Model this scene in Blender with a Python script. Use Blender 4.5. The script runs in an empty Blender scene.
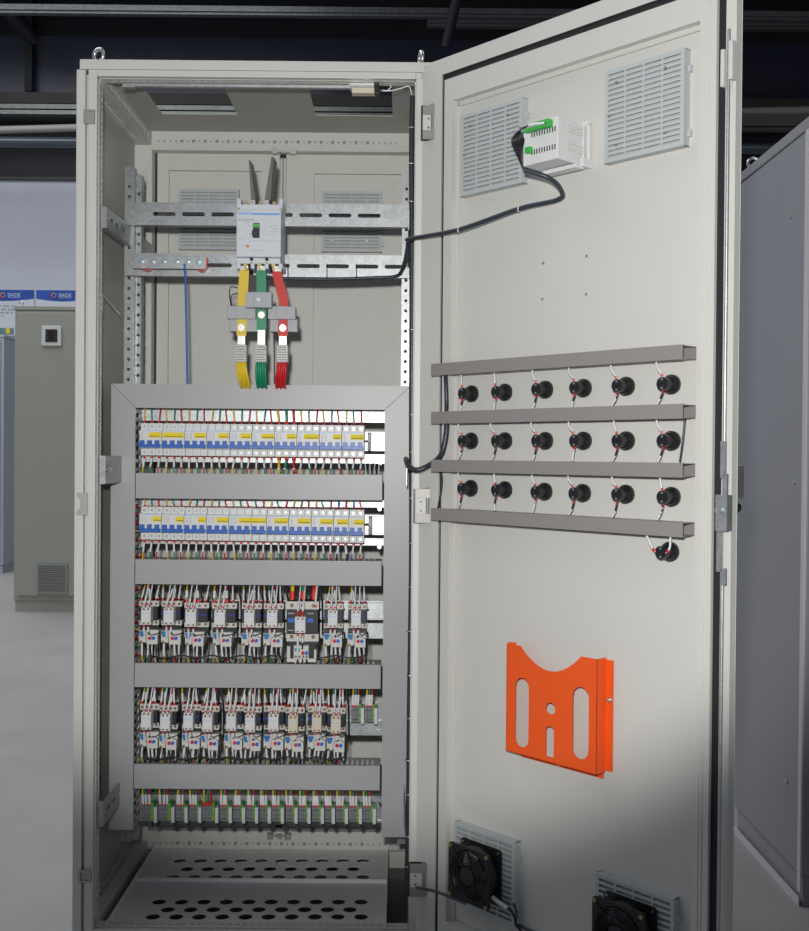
import bpy, math, random
from mathutils import Matrix, Vector
random.seed(7)
S = bpy.context.scene
COL = S.collection
# ------------------------------------------------------------------ camera model
F_, X0, Z0, D0 = 1097.53, .7489, 1.1737, 2.5298
yaw, pitch, roll = .0027, -.0097, .0082
cy, sy, cp, sp, cr, sr = math.cos(yaw), math.sin(yaw), math.cos(pitch), math.sin(pitch), math.cos(roll), math.sin(roll)
r0 = Vector((cy, -sy, 0)); FW = Vector((sy*cp, cy*cp, sp)); u0 = Vector((-sy*sp, -cy*sp, cp))
RI = cr*r0 + sr*u0; UP = cr*u0 - sr*r0
CP = Vector((X0, -D0, Z0))
cam = bpy.data.cameras.new('camera'); co = bpy.data.objects.new('camera', cam); COL.objects.link(co)
cam.sensor_fit = 'HORIZONTAL'; cam.sensor_width = 36; cam.lens = F_*36/809; cam.clip_start = .05; cam.clip_end = 100
co.matrix_world = Matrix(((RI.x, UP.x, -FW.x, CP.x), (RI.y, UP.y, -FW.y, CP.y), (RI.z, UP.z, -FW.z, CP.z), (0, 0, 0, 1)))
S.camera = co
def ray(px, py): return FW + RI*((px-404.5)/F_) - UP*((py-465.5)/F_)
def P(px, py, Y):
    d = ray(px, py); return CP + d*((Y-CP.y)/d.y)
def PZp(px, py, Z):
    d = ray(px, py); return CP + d*((Z-CP.z)/d.z)
PYR = 560
def PX(px, Y): return P(px, PYR, Y).x
def PZ(py, Y): return P(260, py, Y).z
A_ = .7478
MD = Matrix.Translation((.8, 0, 0)) @ Matrix.Rotation(A_-math.pi/2, 4, 'Z')   # door frame: x along the door, -y out of its inner face
dn = Vector((-math.cos(A_), -math.sin(A_), 0)); du = Vector((math.sin(A_), -math.cos(A_), 0))
def DP(px, py, v):                                                            # -> (u, Z) on the door plane at height v above its inner face
    d = ray(px, py); o = Vector((.8, 0, 0)) + dn*v
    h = CP + d*(((o-CP).dot(dn))/d.dot(dn)); return (h-o).dot(du), h.z
def DW(px, py, v):
    u, z = DP(px, py, v); return MD @ Vector((u, -v, z))
I4 = Matrix.Identity(4)
# ------------------------------------------------------------------ materials
def mat(name, col, rough=.5, metal=0, noise=0, nscale=40, bump=0, bscale=200, emit=0, spec=.5, coat=0, trans=0):
    m = bpy.data.materials.new(name); m.use_nodes = True; nt = m.node_tree; b = nt.nodes['Principled BSDF']
    b.inputs['Base Color'].default_value = (*col, 1); b.inputs['Roughness'].default_value = rough
    b.inputs['Metallic'].default_value = metal; b.inputs['Specular IOR Level'].default_value = spec
    if coat: b.inputs['Coat Weight'].default_value = coat
    if noise or bump:
        tc = nt.nodes.new('ShaderNodeTexCoord')
    if noise:
        n = nt.nodes.new('ShaderNodeTexNoise'); n.inputs['Scale'].default_value = nscale; n.inputs['Detail'].default_value = 4
        mx = nt.nodes.new('ShaderNodeMix'); mx.data_type = 'RGBA'
        mx.inputs['A'].default_value = (*[c*(1-noise) for c in col], 1); mx.inputs['B'].default_value = (*[min(1, c*(1+noise)) for c in col], 1)
        nt.links.new(tc.outputs['Object'], n.inputs['Vector']); nt.links.new(n.outputs['Fac'], mx.inputs['Factor'])
        nt.links.new(mx.outputs['Result'], b.inputs['Base Color'])
    if bump:
        n2 = nt.nodes.new('ShaderNodeTexNoise'); n2.inputs['Scale'].default_value = bscale
        bp = nt.nodes.new('ShaderNodeBump'); bp.inputs['Strength'].default_value = bump; bp.inputs['Distance'].default_value = .001
        nt.links.new(tc.outputs['Object'], n2.inputs['Vector']); nt.links.new(n2.outputs['Fac'], bp.inputs['Height']); nt.links.new(bp.outputs['Normal'], b.inputs['Normal'])
    if emit:
        b.inputs['Emission Color'].default_value = (*col, 1); b.inputs['Emission Strength'].default_value = emit
    return m
def galv(name, base=.5, rough=.38):
    m = mat(name, (base, base, base), rough, .75); nt = m.node_tree; b = nt.nodes['Principled BSDF']
    tc = nt.nodes.new('ShaderNodeTexCoord'); v = nt.nodes.new('ShaderNodeTexVoronoi'); v.inputs['Scale'].default_value = 170
    n = nt.nodes.new('ShaderNodeTexNoise'); n.inputs['Scale'].default_value = 30
    mx = nt.nodes.new('ShaderNodeMix'); mx.data_type = 'RGBA'; mx.inputs['A'].default_value = (base*.72, base*.78, base*.82, 1); mx.inputs['B'].default_value = (min(1, base*1.25), min(1, base*1.28), min(1, base*1.3), 1)
    ma = nt.nodes.new('ShaderNodeMath'); ma.operation = 'MULTIPLY_ADD'; ma.inputs[1].default_value = .45
    sep = nt.nodes.new('ShaderNodeSeparateColor')
    nt.links.new(tc.outputs['Object'], v.inputs['Vector']); nt.links.new(tc.outputs['Object'], n.inputs['Vector'])
    nt.links.new(v.outputs['Color'], sep.inputs['Color']); nt.links.new(sep.outputs['Red'], ma.inputs[0])
    n3 = nt.nodes.new('ShaderNodeMath'); n3.operation = 'MULTIPLY'; n3.inputs[1].default_value = .55
    nt.links.new(n.outputs['Fac'], n3.inputs[0]); nt.links.new(n3.outputs['Value'], ma.inputs[2])
    nt.links.new(ma.outputs['Value'], mx.inputs['Factor']); nt.links.new(mx.outputs['Result'], b.inputs['Base Color'])
    return m
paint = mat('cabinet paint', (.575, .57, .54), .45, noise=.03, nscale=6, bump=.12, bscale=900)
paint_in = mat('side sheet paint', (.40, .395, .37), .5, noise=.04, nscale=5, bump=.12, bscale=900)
paint_rear = mat('rear door paint', (.575, .572, .535), .5, noise=.04, nscale=40, bump=.12, bscale=600)
zinc = galv('galvanised steel', .37, .42); bright = galv('bright steel', .46, .42)
chrome = mat('plated metal', (.62, .62, .60), .3, .9)
duct_m = mat('grey duct plastic', (.36, .365, .375), .40, noise=.03, nscale=12)
duct_s = mat('slotted duct wall plastic', (.40, .40, .40), .5)
duct_d = mat('brown grey duct plastic', (.255, .235, .23), .42)
rubber = mat('black rubber', (.014, .014, .016), .6)
blackp = mat('black plastic', (.012, .012, .014), .35)
darkp = mat('dark grey plastic', (.017, .019, .022), .42)
void = mat('dark backing', (.02, .02, .02), .8)
whitep = mat('light grey breaker plastic', (.66, .67, .67), .42)
whiteq = mat('warm white plastic', (.60, .595, .565), .45)
sleeve_m = mat('white marker sleeve', (.74, .75, .77), .5)
red_f = mat('red ferrule', (.72, .03, .02), .4)
blue_t = mat('blue toggle', (.015, .11, .48), .38)
blue_b = mat('blue button', (.012, .13, .58), .4)
navy = mat('navy print', (.015, .03, .25), .5)
pblue = mat('pale blue print', (.33, .55, .80), .5)
mblue = mat('blue print', (.12, .33, .75), .5)
ylab = mat('yellow label paper', (.80, .62, .01), .6)
ink = mat('black ink', (.03, .03, .03), .7)
greyink = mat('grey ink', (.40, .41, .43), .7)
orange = mat('orange powder coat', (.80, .095, .010), .5, bump=.2, bscale=500)
grille_m = mat('grey grille plastic', (.45, .485, .49), .5)
filt = mat('filter mat', (.40, .43, .435), .9, bump=.5, bscale=700)
W = {'yellow': mat('yellow wire', (.72, .50, .02), .45), 'green': mat('green wire', (.01, .25, .13), .45), 'red': mat('red wire', (.58, .015, .02), .45),
     'blue': mat('blue wire', (.02, .12, .50), .45), 'black': mat('black wire', (.012, .012, .014), .45), 'white': sleeve_m}
gtape = mat('green heat shrink', (.015, .24, .12), .45); rtape = mat('red heat shrink', (.55, .018, .01), .5); ytape = mat('yellow heat shrink', (.70, .50, .02), .45)
brass = mat('brass screw', (.42, .33, .16), .35, .8)
screw = mat('steel screw', (.45, .52, .55), .3, .8)
copper = mat('terminal screw', (.22, .14, .09), .4, .5)
ctgrey = mat('grey transformer plastic', (.36, .37, .39), .45)
termg = mat('terminal grey', (.20, .215, .22), .5)
tgreen = mat('green terminal plastic', (.07, .36, .03), .45)
pcbgreen = mat('green connector', (.05, .42, .07), .45)
braid = mat('braided sleeve', (.035, .045, .06), .4, .2, noise=.5, nscale=260)
redi = mat('red insulator', (.62, .02, .03), .35)
# ------------------------------------------------------------------ mesh builder
class B:
    def __init__(s): s.v = []; s.f = []; s.m = []; s.sm = []
    def add(s, vs, fs, m=0, smooth=False):
        o = len(s.v); s.v += [Vector(v) for v in vs]
        for f in fs: s.f.append([o+i for i in f]); s.m.append(m); s.sm.append(smooth)
    def box(s, x0, x1, y0, y1, z0, z1, m=0):
        if x0 > x1: x0, x1 = x1, x0
        if y0 > y1: y0, y1 = y1, y0
        if z0 > z1: z0, z1 = z1, z0
        s.add([(x0, y0, z0), (x1, y0, z0), (x1, y1, z0), (x0, y1, z0), (x0, y0, z1), (x1, y0, z1), (x1, y1, z1), (x0, y1, z1)],
              [(0, 3, 2, 1), (4, 5, 6, 7), (0, 1, 5, 4), (1, 2, 6, 5), (2, 3, 7, 6), (3, 0, 4, 7)], m)
        return s
    def tube(s, pts, r, n=8, m=0, caps=True):
        pts = [Vector(p) for p in pts]; rings = []
        rr = r if isinstance(r, (list, tuple)) else [r]*len(pts)
        t0 = (pts[1]-pts[0]).normalized(); a = t0.orthogonal().normalized()
        for i, p in enumerate(pts):
            t = (pts[min(i+1, len(pts)-1)]-pts[max(i-1, 0)]).normalized()
            a = (a - t*a.dot(t)).normalized(); b = t.cross(a)
            rings.append([p + (a*math.cos(k*2*math.pi/n)+b*math.sin(k*2*math.pi/n))*rr[i] for k in range(n)])
        vs = [v for q in rings for v in q]; fs = []
        for i in range(len(pts)-1):
            for k in range(n):
                fs.append((i*n+k, i*n+(k+1) % n, (i+1)*n+(k+1) % n, (i+1)*n+k))
        s.add(vs, fs, m, True)
        if caps: s.add(rings[0], [tuple(range(n))[::-1]], m); s.add(rings[-1], [tuple(range(n))], m)
        return s
    def cyl(s, p0, p1, r, n=16, m=0): return s.tube([p0, p1], r, n, m)
    def ydisc(s, x, z, r, y0, y1, n=14, m=0): return s.tube([(x, y0, z), (x, y1, z)], r, n, m)
    def torus(s, c, axis, R, r, n=24, k=10, m=0):
        c = Vector(c); ax = Vector(axis).normalized(); a = ax.orthogonal().normalized(); b = ax.cross(a); vs = []; fs = []
        for i in range(n):
            t = 2*math.pi*i/n; d = a*math.cos(t)+b*math.sin(t)
            for j in range(k):
                q = 2*math.pi*j/k; vs.append(c + d*(R+r*math.cos(q)) + ax*(r*math.sin(q)))
        for i in range(n):
            for j in range(k): fs.append((i*k+j, ((i+1) % n)*k+j, ((i+1) % n)*k+(j+1) % k, i*k+(j+1) % k))
        s.add(vs, fs, m, True); return s
    def plate(s, outer, holes, org, ux, uy, t, m=0):
        """flat sheet with holes: outline in (a,b) -> org+a*ux+b*uy, thickness t along ux x uy"""
        xs = [p[0] for p in outer]; zs = [p[1] for p in outer]; lim = [(min(xs), max(xs)), (min(zs), max(zs))]
        if len(outer) == 4 and len(holes) > 4 and all(p[0] in lim[0] and p[1] in lim[1] for p in outer):
            for ax in ((0, 1) if lim[0][1]-lim[0][0] > lim[1][1]-lim[1][0] else (1, 0)):
                hs = sorted(holes, key=lambda h: min(p[ax] for p in h)); groups = [[hs[0]]]; hi = max(p[ax] for p in hs[0])
                cuts = []
                for h in hs[1:]:
                    lo = min(p[ax] for p in h)
                    if lo > hi+1e-5 and len(groups[-1]) >= 3: cuts.append((lo+hi)/2); groups.append([h])
                    else: groups[-1].append(h)
                    hi = max(hi, max(p[ax] for p in h))
                if cuts:
                    ed = [lim[ax][0]]+cuts+[lim[ax][1]]; tmp = B()
                    for g, a, b in zip(groups, ed[:-1], ed[1:]):
                        r_ = rect(a, b, *lim[1]) if ax == 0 else rect(*lim[0], a, b)
                        tmp.plate1(r_, g, org, ux, uy, t, m)
                    key = {}; mp = []; vs = []
                    for v in tmp.v:
                        k = (round(v.x, 5), round(v.y, 5), round(v.z, 5))
                        if k not in key: key[k] = len(vs); vs.append(v)
                        mp.append(key[k])
                    seen = {}; fs = []
                    for f in tmp.f:
                        q = [mp[i] for i in f]
                        if len(set(q)) == len(q): seen[tuple(sorted(q))] = seen.get(tuple(sorted(q)), 0)+1; fs.append(q)
                    fs = [q for q in fs if seen[tuple(sorted(q))] == 1]
                    s.add(vs, fs, m); return s
        return s.plate1(outer, holes, org, ux, uy, t, m)
    def plate1(s, outer, holes, org, ux, uy, t, m=0):
        cu = bpy.data.curves.new('tmp', 'CURVE'); cu.dimensions = '2D'; cu.fill_mode = 'BOTH'; cu.extrude = t/2
        for poly in [outer]+list(holes):
            spn = cu.splines.new('POLY'); spn.points.add(len(poly)-1); spn.use_cyclic_u = True
            for q, (a, b) in zip(spn.points, poly): q.co = (a, b, 0, 1)
        ob = bpy.data.objects.new('tmp', cu); me = ob.to_mesh()
        ux = Vector(ux); uy = Vector(uy); w = ux.cross(uy); org = Vector(org)
        s.add([org+ux*v.co.x+uy*v.co.y+w*(v.co.z+t/2) for v in me.vertices], [tuple(p.vertices) for p in me.polygons], m)
        ob.to_mesh_clear(); bpy.data.objects.remove(ob); bpy.data.curves.remove(cu); return s
    def text(s, txt, size, org, ux, uy, m=0, align='CENTER', depth=.0003):
        cu = bpy.data.curves.new('tmp', 'FONT'); cu.body = txt; cu.size = size; cu.align_x = align; cu.align_y = 'CENTER'; cu.extrude = depth
        cu.offset = size*.02
        ob = bpy.data.objects.new('tmp', cu); me = ob.to_mesh()
        ux = Vector(ux); uy = Vector(uy); w = ux.cross(uy); org = Vector(org)
        s.add([org+ux*v.co.x+uy*v.co.y+w*v.co.z for v in me.vertices], [tuple(p.vertices) for p in me.polygons], m)
        ob.to_mesh_clear(); bpy.data.objects.remove(ob); bpy.data.curves.remove(cu); return s
    def each(s, name, mats, parent=None, F=I4, bevel=0):
        """every separate solid of this builder becomes a part of its own"""
        n = len(s.v); par = list(range(n))
        def find(i):
            while par[i] != i: par[i] = par[par[i]]; i = par[i]
            return i
        key = {}
        for i, v in enumerate(s.v):
            k = (round(v.x, 6), round(v.y, 6), round(v.z, 6)); j = key.setdefault(k, i); par[find(i)] = find(j)
        for f in s.f:
            for i in f[1:]: par[find(i)] = find(f[0])
        gr = {}
        for fi, f in enumerate(s.f): gr.setdefault(find(f[0]), []).append(fi)
        out = []
        for fs in gr.values():
            q = B(); mp = {}
            for fi in fs:
                for i in s.f[fi]:
                    if i not in mp: mp[i] = len(q.v); q.v.append(s.v[i])
                q.f.append([mp[i] for i in s.f[fi]]); q.m.append(s.m[fi]); q.sm.append(s.sm[fi])
            out.append(q.build(name, mats, parent, F, bevel=bevel))
        return out
    def build(s, name, mats, parent=None, F=I4, loc=None, bevel=0, xf=None):
        """verts are in frame F. parented: converted into the parent's frame. top-level: origin at loc (in F)."""
        if not isinstance(mats, (list, tuple)): mats = [mats]
        me = bpy.data.meshes.new(name)
        if parent is not None: T = MW[parent.name].inverted() @ F; M = None
        else:
            if loc is None:
                xs = [v.x for v in s.v]; ys = [v.y for v in s.v]; zs = [v.z for v in s.v]
                loc = ((min(xs)+max(xs))/2, (min(ys)+max(ys))/2, min(zs))
            T = Matrix.Translation(-Vector(loc)); M = F @ Matrix.Translation(loc)
        me.from_pydata([T @ v for v in s.v], [], s.f)
        for q in mats: me.materials.append(q)
        for p, mi, sm in zip(me.polygons, s.m, s.sm): p.material_index = mi; p.use_smooth = sm
        me.update()
        o = bpy.data.objects.new(name, me); COL.objects.link(o)
        if parent is not None: o.parent = parent; MW[o.name] = MW[parent.name]
        else: o.matrix_world = M; MW[o.name] = M
        if bevel:
            b = o.modifiers.new('bevel', 'BEVEL'); b.width = bevel; b.segments = 2; b.limit_method = 'ANGLE'
        return o
MW = {}
def tag(o, label=None, cat=None, group=None, kind=None):
    if label: o['label'] = label
    if cat: o['category'] = cat
    if group: o['group'] = group
    if kind: o['kind'] = kind
    return o
def thing(name, label, cat, loc=(0, 0, 0), F=I4, group=None):
    o = bpy.data.objects.new(name, None); COL.objects.link(o); o.empty_display_size = .02
    M = F @ Matrix.Translation(loc); o.matrix_world = M; MW[o.name] = M
    return tag(o, label, cat, group)
def copy_tree(o, M=None, parent=None):
    c = o.copy(); COL.objects.link(c); c.parent = parent
    if M is not None: c.matrix_world = M
    MW[c.name] = M if M is not None else MW[parent.name]
    for ch in list(o.children): copy_tree(ch, None, c)
    return c
def rect(x0, x1, z0, z1): return [(x0, z0), (x1, z0), (x1, z1), (x0, z1)]
def circ(x, z, r, n=14, rz=None): rz = rz or r; return [(x+r*math.cos(2*math.pi*i/n), z+rz*math.sin(2*math.pi*i/n)) for i in range(n)]
def slot(x0, x1, z0, z1, n=6):
    """rounded slot, long along whichever side is longer"""
    if x1-x0 >= z1-z0:
        r = (z1-z0)/2; c = (z0+z1)/2
        return [(x1-r+r*math.sin(math.pi*i/n), c-r*math.cos(math.pi*i/n)) for i in range(n+1)]+[(x0+r-r*math.sin(math.pi*i/n), c+r*math.cos(math.pi*i/n)) for i in range(n+1)]
    r = (x1-x0)/2; c = (x0+x1)/2
    return [(c+r*math.cos(math.pi*i/n), z1-r+r*math.sin(math.pi*i/n)) for i in range(n+1)]+[(c-r*math.cos(math.pi*i/n), z0+r-r*math.sin(math.pi*i/n)) for i in range(n+1)]
def spline(pts, k=6):
    pts = [Vector(p) for p in pts]
    if len(pts) < 3: return pts
    q = [pts[0]*2-pts[1]]+pts+[pts[-1]*2-pts[-2]]; out = []
    for i in range(1, len(q)-2):
        for j in range(k):
            t = j/k; a, b, c, d = q[i-1], q[i], q[i+1], q[i+2]
            out.append(.5*((2*b)+(-a+c)*t+(2*a-5*b+4*c-d)*t*t+(-a+3*b-3*c+d)*t*t*t))
    out.append(pts[-1]); return out
def along(pts, a, b, n=3):
    """points of the path between arc fractions a and b"""
    L = [0]
    for i in range(1, len(pts)): L.append(L[-1]+(pts[i]-pts[i-1]).length)
    def at(t):
        d = t*L[-1]
        for i in range(1, len(pts)):
            if L[i] >= d or i == len(pts)-1:
                return pts[i-1].lerp(pts[i], (d-L[i-1])/max(1e-9, L[i]-L[i-1]))
    return [at(a+(b-a)*i/n) for i in range(n+1)]
ORD = ['first', 'second', 'third', 'fourth', 'fifth', 'sixth', 'seventh', 'eighth', 'ninth', 'tenth', 'eleventh', 'twelfth', 'thirteenth', 'fourteenth', 'fifteenth', 'sixteenth', 'seventeenth', 'eighteenth']
XA, YA, ZA = (1, 0, 0), (0, 1, 0), (0, 0, 1)
LOOSE = B()
LM = [W['black'], W['yellow'], W['green'], W['red'], W['blue'], sleeve_m, red_f]
LI = {'black': 0, 'yellow': 1, 'green': 2, 'red': 3, 'blue': 4, 'white': 5}
def loose(pts, r, col, sleeve=None, ferrule=None, rs=None, n=6):
    pts = spline(pts, 3); LOOSE.tube(pts, r, n, LI[col])
    if sleeve: LOOSE.tube(along(pts, *sleeve), rs or r*1.6, n, 5)
    if ferrule: LOOSE.tube(along(pts, *ferrule, 1), (rs or r*1.6)*1.08, n, 6)
def wire(name, label, cat, group, pts, r, col, sleeve=None, ferrule=None, F=I4, rs=None, n=6):
    """a wire: the conductor is the root mesh, marker sleeve and ferrule its parts"""
    pts = spline(pts, 3); b = B().tube(pts, r, n)
    o = tag(b.build(name, W[col] if isinstance(col, str) else col, None, F, loc=pts[-1]), label, cat, group)
    if sleeve: B().tube(along(pts, *sleeve), rs or r*1.6, n).build('marker_sleeve', sleeve_m, o, F)
    if ferrule: B().tube(along(pts, *ferrule, 1), (rs or r*1.6)*1.08, n).build('ferrule', red_f, o, F)
    return o
AMB, FLASH, SPOTA, AIM, HALL, EXPO = .21, 188, 63, (.72, 0, 1.585), .46, 0.0
# ================================================================== the cabinet
cab = thing('control_cabinet', 'open light grey electrical control cabinet packed with breakers and contactors', 'cabinet', (.41, .2, 0))
XR = .822; ZT = 2.051; ZC0, ZC1 = 2.047, 2.069; DEP = .56
xa, xb, zb, za = .0467, .7749, .075, 2.033           # front opening
def holes_line(a0, a1, pitch, w, c, h, kind='rect', skip=None):
    out = []; n = int((a1-a0)/pitch); o = (a1-a0-n*pitch)/2
    for i in range(n):
        c0 = a0+o+(i+.5)*pitch
        k = kind if kind != 'mix' else ('rect' if i % 2 == 0 else 'dot')
        if k == 'rect': out.append(rect(c0-w/2, c0+w/2, c-h/2, c+h/2))
        elif k == 'dot': out.append(circ(c0, c, .0018, 8))
        else: out.append(circ(c0, c, w/2, 12))
    return out
# frame: front faces, perforated returns, beams, rear posts
f = B()
f.box(0, .0205, -.016, .0, .03, 2.047)                          # left outer strip
f.box(.0205, .0265, -.004, .0, .05, 2.04)                      # groove bottom
f.box(.0265, xa, -.014, 0, .0, ZT)                              # left stile
f.box(xb, XR, -.012, 0, 0, ZT)                                  # right stile
f.box(xb, xb+.018, -.016, -.012, zb, za)
f.box(xa, xb, -.014, 0, za, ZT); f.box(xa, xb, -.014, 0, .0, zb)  # head and sill
for px in (.0, XR-.004): f.box(px, px+.004, 0, DEP, 0, ZT)
f.build('front_frame', paint, cab, bevel=.002)
g = B()
pit = .0155
hl = holes_line(.1, 2.02, pit, .009, .018, .012)
g.plate(rect(zb, za, 0, .032), hl, (xa+.0015, 0, 0), ZA, YA, .0015)
g.plate(rect(zb, za, 0, .032), hl, (xb, 0, 0), ZA, YA, .0015)
hl = holes_line(.06, .76, .0175, .008, .016, .004)
g.plate(rect(xa, xb, 0, .032), hl, (0, 0, za-.0015), XA, YA, .0015)
g.plate(rect(xa, xb, 0, .032), hl, (0, 0, zb), XA, YA, .0015)
g.build('perforated_return', paint, cab)
Yr = .51
# side beams top and bottom (underside / top and vertical perforated faces)
for side, xi, xo in (('left', .05, .0045), ('right', .772, .8175)):
    s = B(); lo, hi = sorted((xi, xo))
    for zz, z2, zz2 in ((2.024, 2.024, 2.061), (.096, .04, .096)):
        hs = []
        for k in range(25):
            y = .04+k*.018; hs.append([(y, lo+.014), (y+.008, lo+.011), (y+.008, lo+.022), (y, lo+.025)])
        s.plate(rect(.0, Yr+.02, lo, hi), hs, (0, 0, zz), YA, XA, .0015)
        s.plate(rect(.0, Yr+.02, z2, zz2), [rect(.035+k*.018, .044+k*.018, zz+(.012 if zz > 1 else -.022), zz+(.024 if zz > 1 else -.012)) for k in range(25)], (xi, 0, 0), YA, ZA, .0015)
    s.each('side_beam', paint, cab)
r = B()
for x0, x1 in ((.0045, .052), (.770, .8175)):
    cx = (x0+x1)/2+.010
    hs = []; z = .2; i = 0
    while z < 1.95:
        hs.append(rect(cx-.005, cx+.005, z, z+.01) if i % 2 == 0 else circ(cx, z+.005, .002, 8)); z += .0165; i += 1
    r.plate(rect(x0, x1, .06, 2.04), hs, (0, Yr+.0015, 0), XA, ZA, .0015)
    r.box(x1 if x0 < .4 else x0-.0015, x1+.0015 if x0 < .4 else x0, Yr+.0015, Yr+.04, .06, 2.04)
    r.box(x0, x1, Yr+.038, Yr+.04, .06, 2.04)
hs = []
for i in range(42):
    x = .072+i*.016; z = 2.034
    hs.append(rect(x-.004, x+.004, z-.004, z+.004) if i % 2 == 0 and 3 < i < 38 else circ(x, z, .0022, 8))
r.plate(rect(.052, .770, 2.012, 2.0615), hs, (0, Yr+.0015, 0), XA, ZA, .0015)
r.box(.052, .770, Yr+.0015, Yr+.035, 2.010, 2.012)
r.plate(rect(.052, .770, .074, .122), [[(a, b-2.034+.090) for a, b in h] for h in hs], (0, Yr+.0015, 0), XA, ZA, .0015)
r.box(.052, .770, Yr+.0015, Yr+.035, .122, .124)
for xq in ((.006, .05), (.772, .816)): r.box(xq[0], xq[1], Yr+.006, Yr+.008, .06, 2.03)
r.build('rear_frame', paint, cab)
q = B(); q.box(.053, .769, Yr+.022, Yr+.024, 2.013, 2.061); q.build('beam_backing', paint_in, cab); q = B(); q.box(.053, .769, Yr+.022, Yr+.024, .076, .12); q.build('beam_backing', paint_in, cab)  # sheets added behind the beam holes, in a darker paint for their shade
B().plate(rect(.048, .774, .10, 2.03), [rect(.07, .752, .14, 1.99)], (0, Yr+.052, 0), XA, ZA, .002).build('rear_gap_shade', rubber, cab)  # black ring added as the shade in the gaps round the rear doors
B().box(.393, .412, Yr+.0525, Yr+.0545, .12, 2.0).build('rear_gap_shade', rubber, cab)  # black strip added as the shade between the two rear doors
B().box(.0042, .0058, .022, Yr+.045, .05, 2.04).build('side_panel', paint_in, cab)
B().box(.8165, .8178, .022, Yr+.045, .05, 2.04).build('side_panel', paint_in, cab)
# roof with two openings, cap trim
rf = B()
rf.box(.006, XR-.003, 0, .004, ZC0, 2.064); rf.plate(rect(.006, XR-.003, 0, DEP), [rect(.113, .311, .12, .36), rect(.516, .718, .12, .36)], (0, 0, 2.062), XA, YA, .002)
rf.box(.009, XR, -.018, 0, ZC0, ZC1); rf.box(.003, XR, DEP, DEP+.004, ZC0, 2.064); rf.box(.003, .006, 0, DEP, ZC0, ZC1); rf.box(XR-.003, XR, 0, DEP, ZC0, ZC1)
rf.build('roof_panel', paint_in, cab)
B().box(.0085, XR+.0005, -.0195, -.0165, ZC0, ZC1).build('roof_trim', paint, cab, bevel=.001)
for px, py in ((97.5, 60), (421, 61.5)):
    x = P(px, py, .02).x; e = B()
    e.cyl((x, .03, ZC1), (x, .03, ZC1+.008), .010, 16); e.torus((x, .03, ZC1+.026), (.55, 1, 0) if px < 200 else (1, .25, 0), .0145, .0042)
    e.build('eyebolt', chrome, cab)
# base plates with round cable holes
ZB = .068
bp = B()
def hrow(xs, py, z):
    out = []
    for px in xs:
        q = PZp(px, py, z); out.append(circ(q.x+random.uniform(-4e-4, 4e-4), q.y+random.uniform(-4e-4, 4e-4), .0168, 17))
    return out
L = lambda a, b, n: [a+(b-a)*i/(n-1) for i in range(n)]
ys = PZp(260, 883, ZB).y
hz = hrow(L(180, 363, 10), 861.5, ZB+.006)+hrow(L(187, 353, 9), 869.5, ZB+.006)+hrow(L(173, 363, 10), 877.5, ZB+.006)
bp.plate(rect(.070, .722, ys, Yr+.03), hz, (0, 0, ZB+.006), XA, YA, .002)
hz = hrow(L(159, 361, 10), 902.5, ZB)+hrow(L(168, 350, 9), 910.2, ZB)+hrow(L(153, 361, 10), 917.5, ZB)
bp.plate(rect(.070, .722, .004, ys+.012), hz, (0, 0, ZB), XA, YA, .002)
bp.box(.070, .722, ys-.001, ys+.001, ZB+.002, ZB+.012)
for x in (.070, .720): bp.box(x, x+.002, .004, Yr+.03, ZB, ZB+.014)
bp.build('base_plate', mat('base sheet', (.74, .74, .74), .5), cab)
B().box(.03, .79, .001, DEP-.01, .006, .010).build('plinth_floor', mat('plinth grey', (.16, .16, .15), .7), cab)
pb = B(); pb.box(0, XR, DEP-.008, DEP, .0, .075); pb.box(0, XR, -.01, 0, 0, .05); pb.box(0, .004, 0, DEP-.008, 0, .05); pb.box(XR-.004, XR, 0, DEP-.008, 0, .05); pb.build('plinth', paint, cab)
# rear doors
YD = Yr+.035
for nm, (a, b, c, d) in (('l', (155, 277, 166.5, 260)), ('r', (283.5, 407, 311.5, 398.5))):
    x0, x1, i0, i1 = PX(a, YD), PX(b, YD), PX(c, YD), PX(d, YD)
    z0, z1 = .122, PZ(153, YD); q0, q1 = .17, PZ(171 if nm == 'l' else 173, YD)
    dr = B(); dr.box(x0, x1, YD+.012, YD+.014, z0, z1)
    dr.plate(rect(x0, x1, z0, z1), [rect(i0, i1, q0, q1)], (0, YD+.012, 0), XA, ZA, .010)
    dr.plate(rect(x0+.012, x1-.012, z0+.012, z1-.012), [rect(i0, i1, q0, q1)], (0, YD+.001, 0), XA, ZA, .002)
    dr.build('rear_door', paint_rear, cab, bevel=.0015)
gap = B(); gap.box(PX(277.4, YD), PX(283, YD), YD+.004, YD+.010, .13, 2.0); gap.build('rear_door_strip', paint_rear, cab)
lt = B()
for py in (151, 835):
    z = PZ(py, Yr); x = PX(282, Yr)
    lt.box(x-.034, x+.032, Yr-.006, Yr-.001, z-.003, z+.004); lt.box(x-.034, x-.020, Yr-.012, Yr-.001, z-.009, z+.008); lt.box(x+.014, x+.032, Yr-.012, Yr-.001, z-.009, z+.008)
    lt.box(x-.006, x+.006, Yr-.014, Yr-.001, z-.006, z+.006)
lt.cyl((PX(278, Yr)+.003, YD-.004, .13), (PX(278, Yr)+.003, YD-.004, 2.0), .0018, 8)
lt.each('rear_door_latch', chrome, cab)
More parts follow.
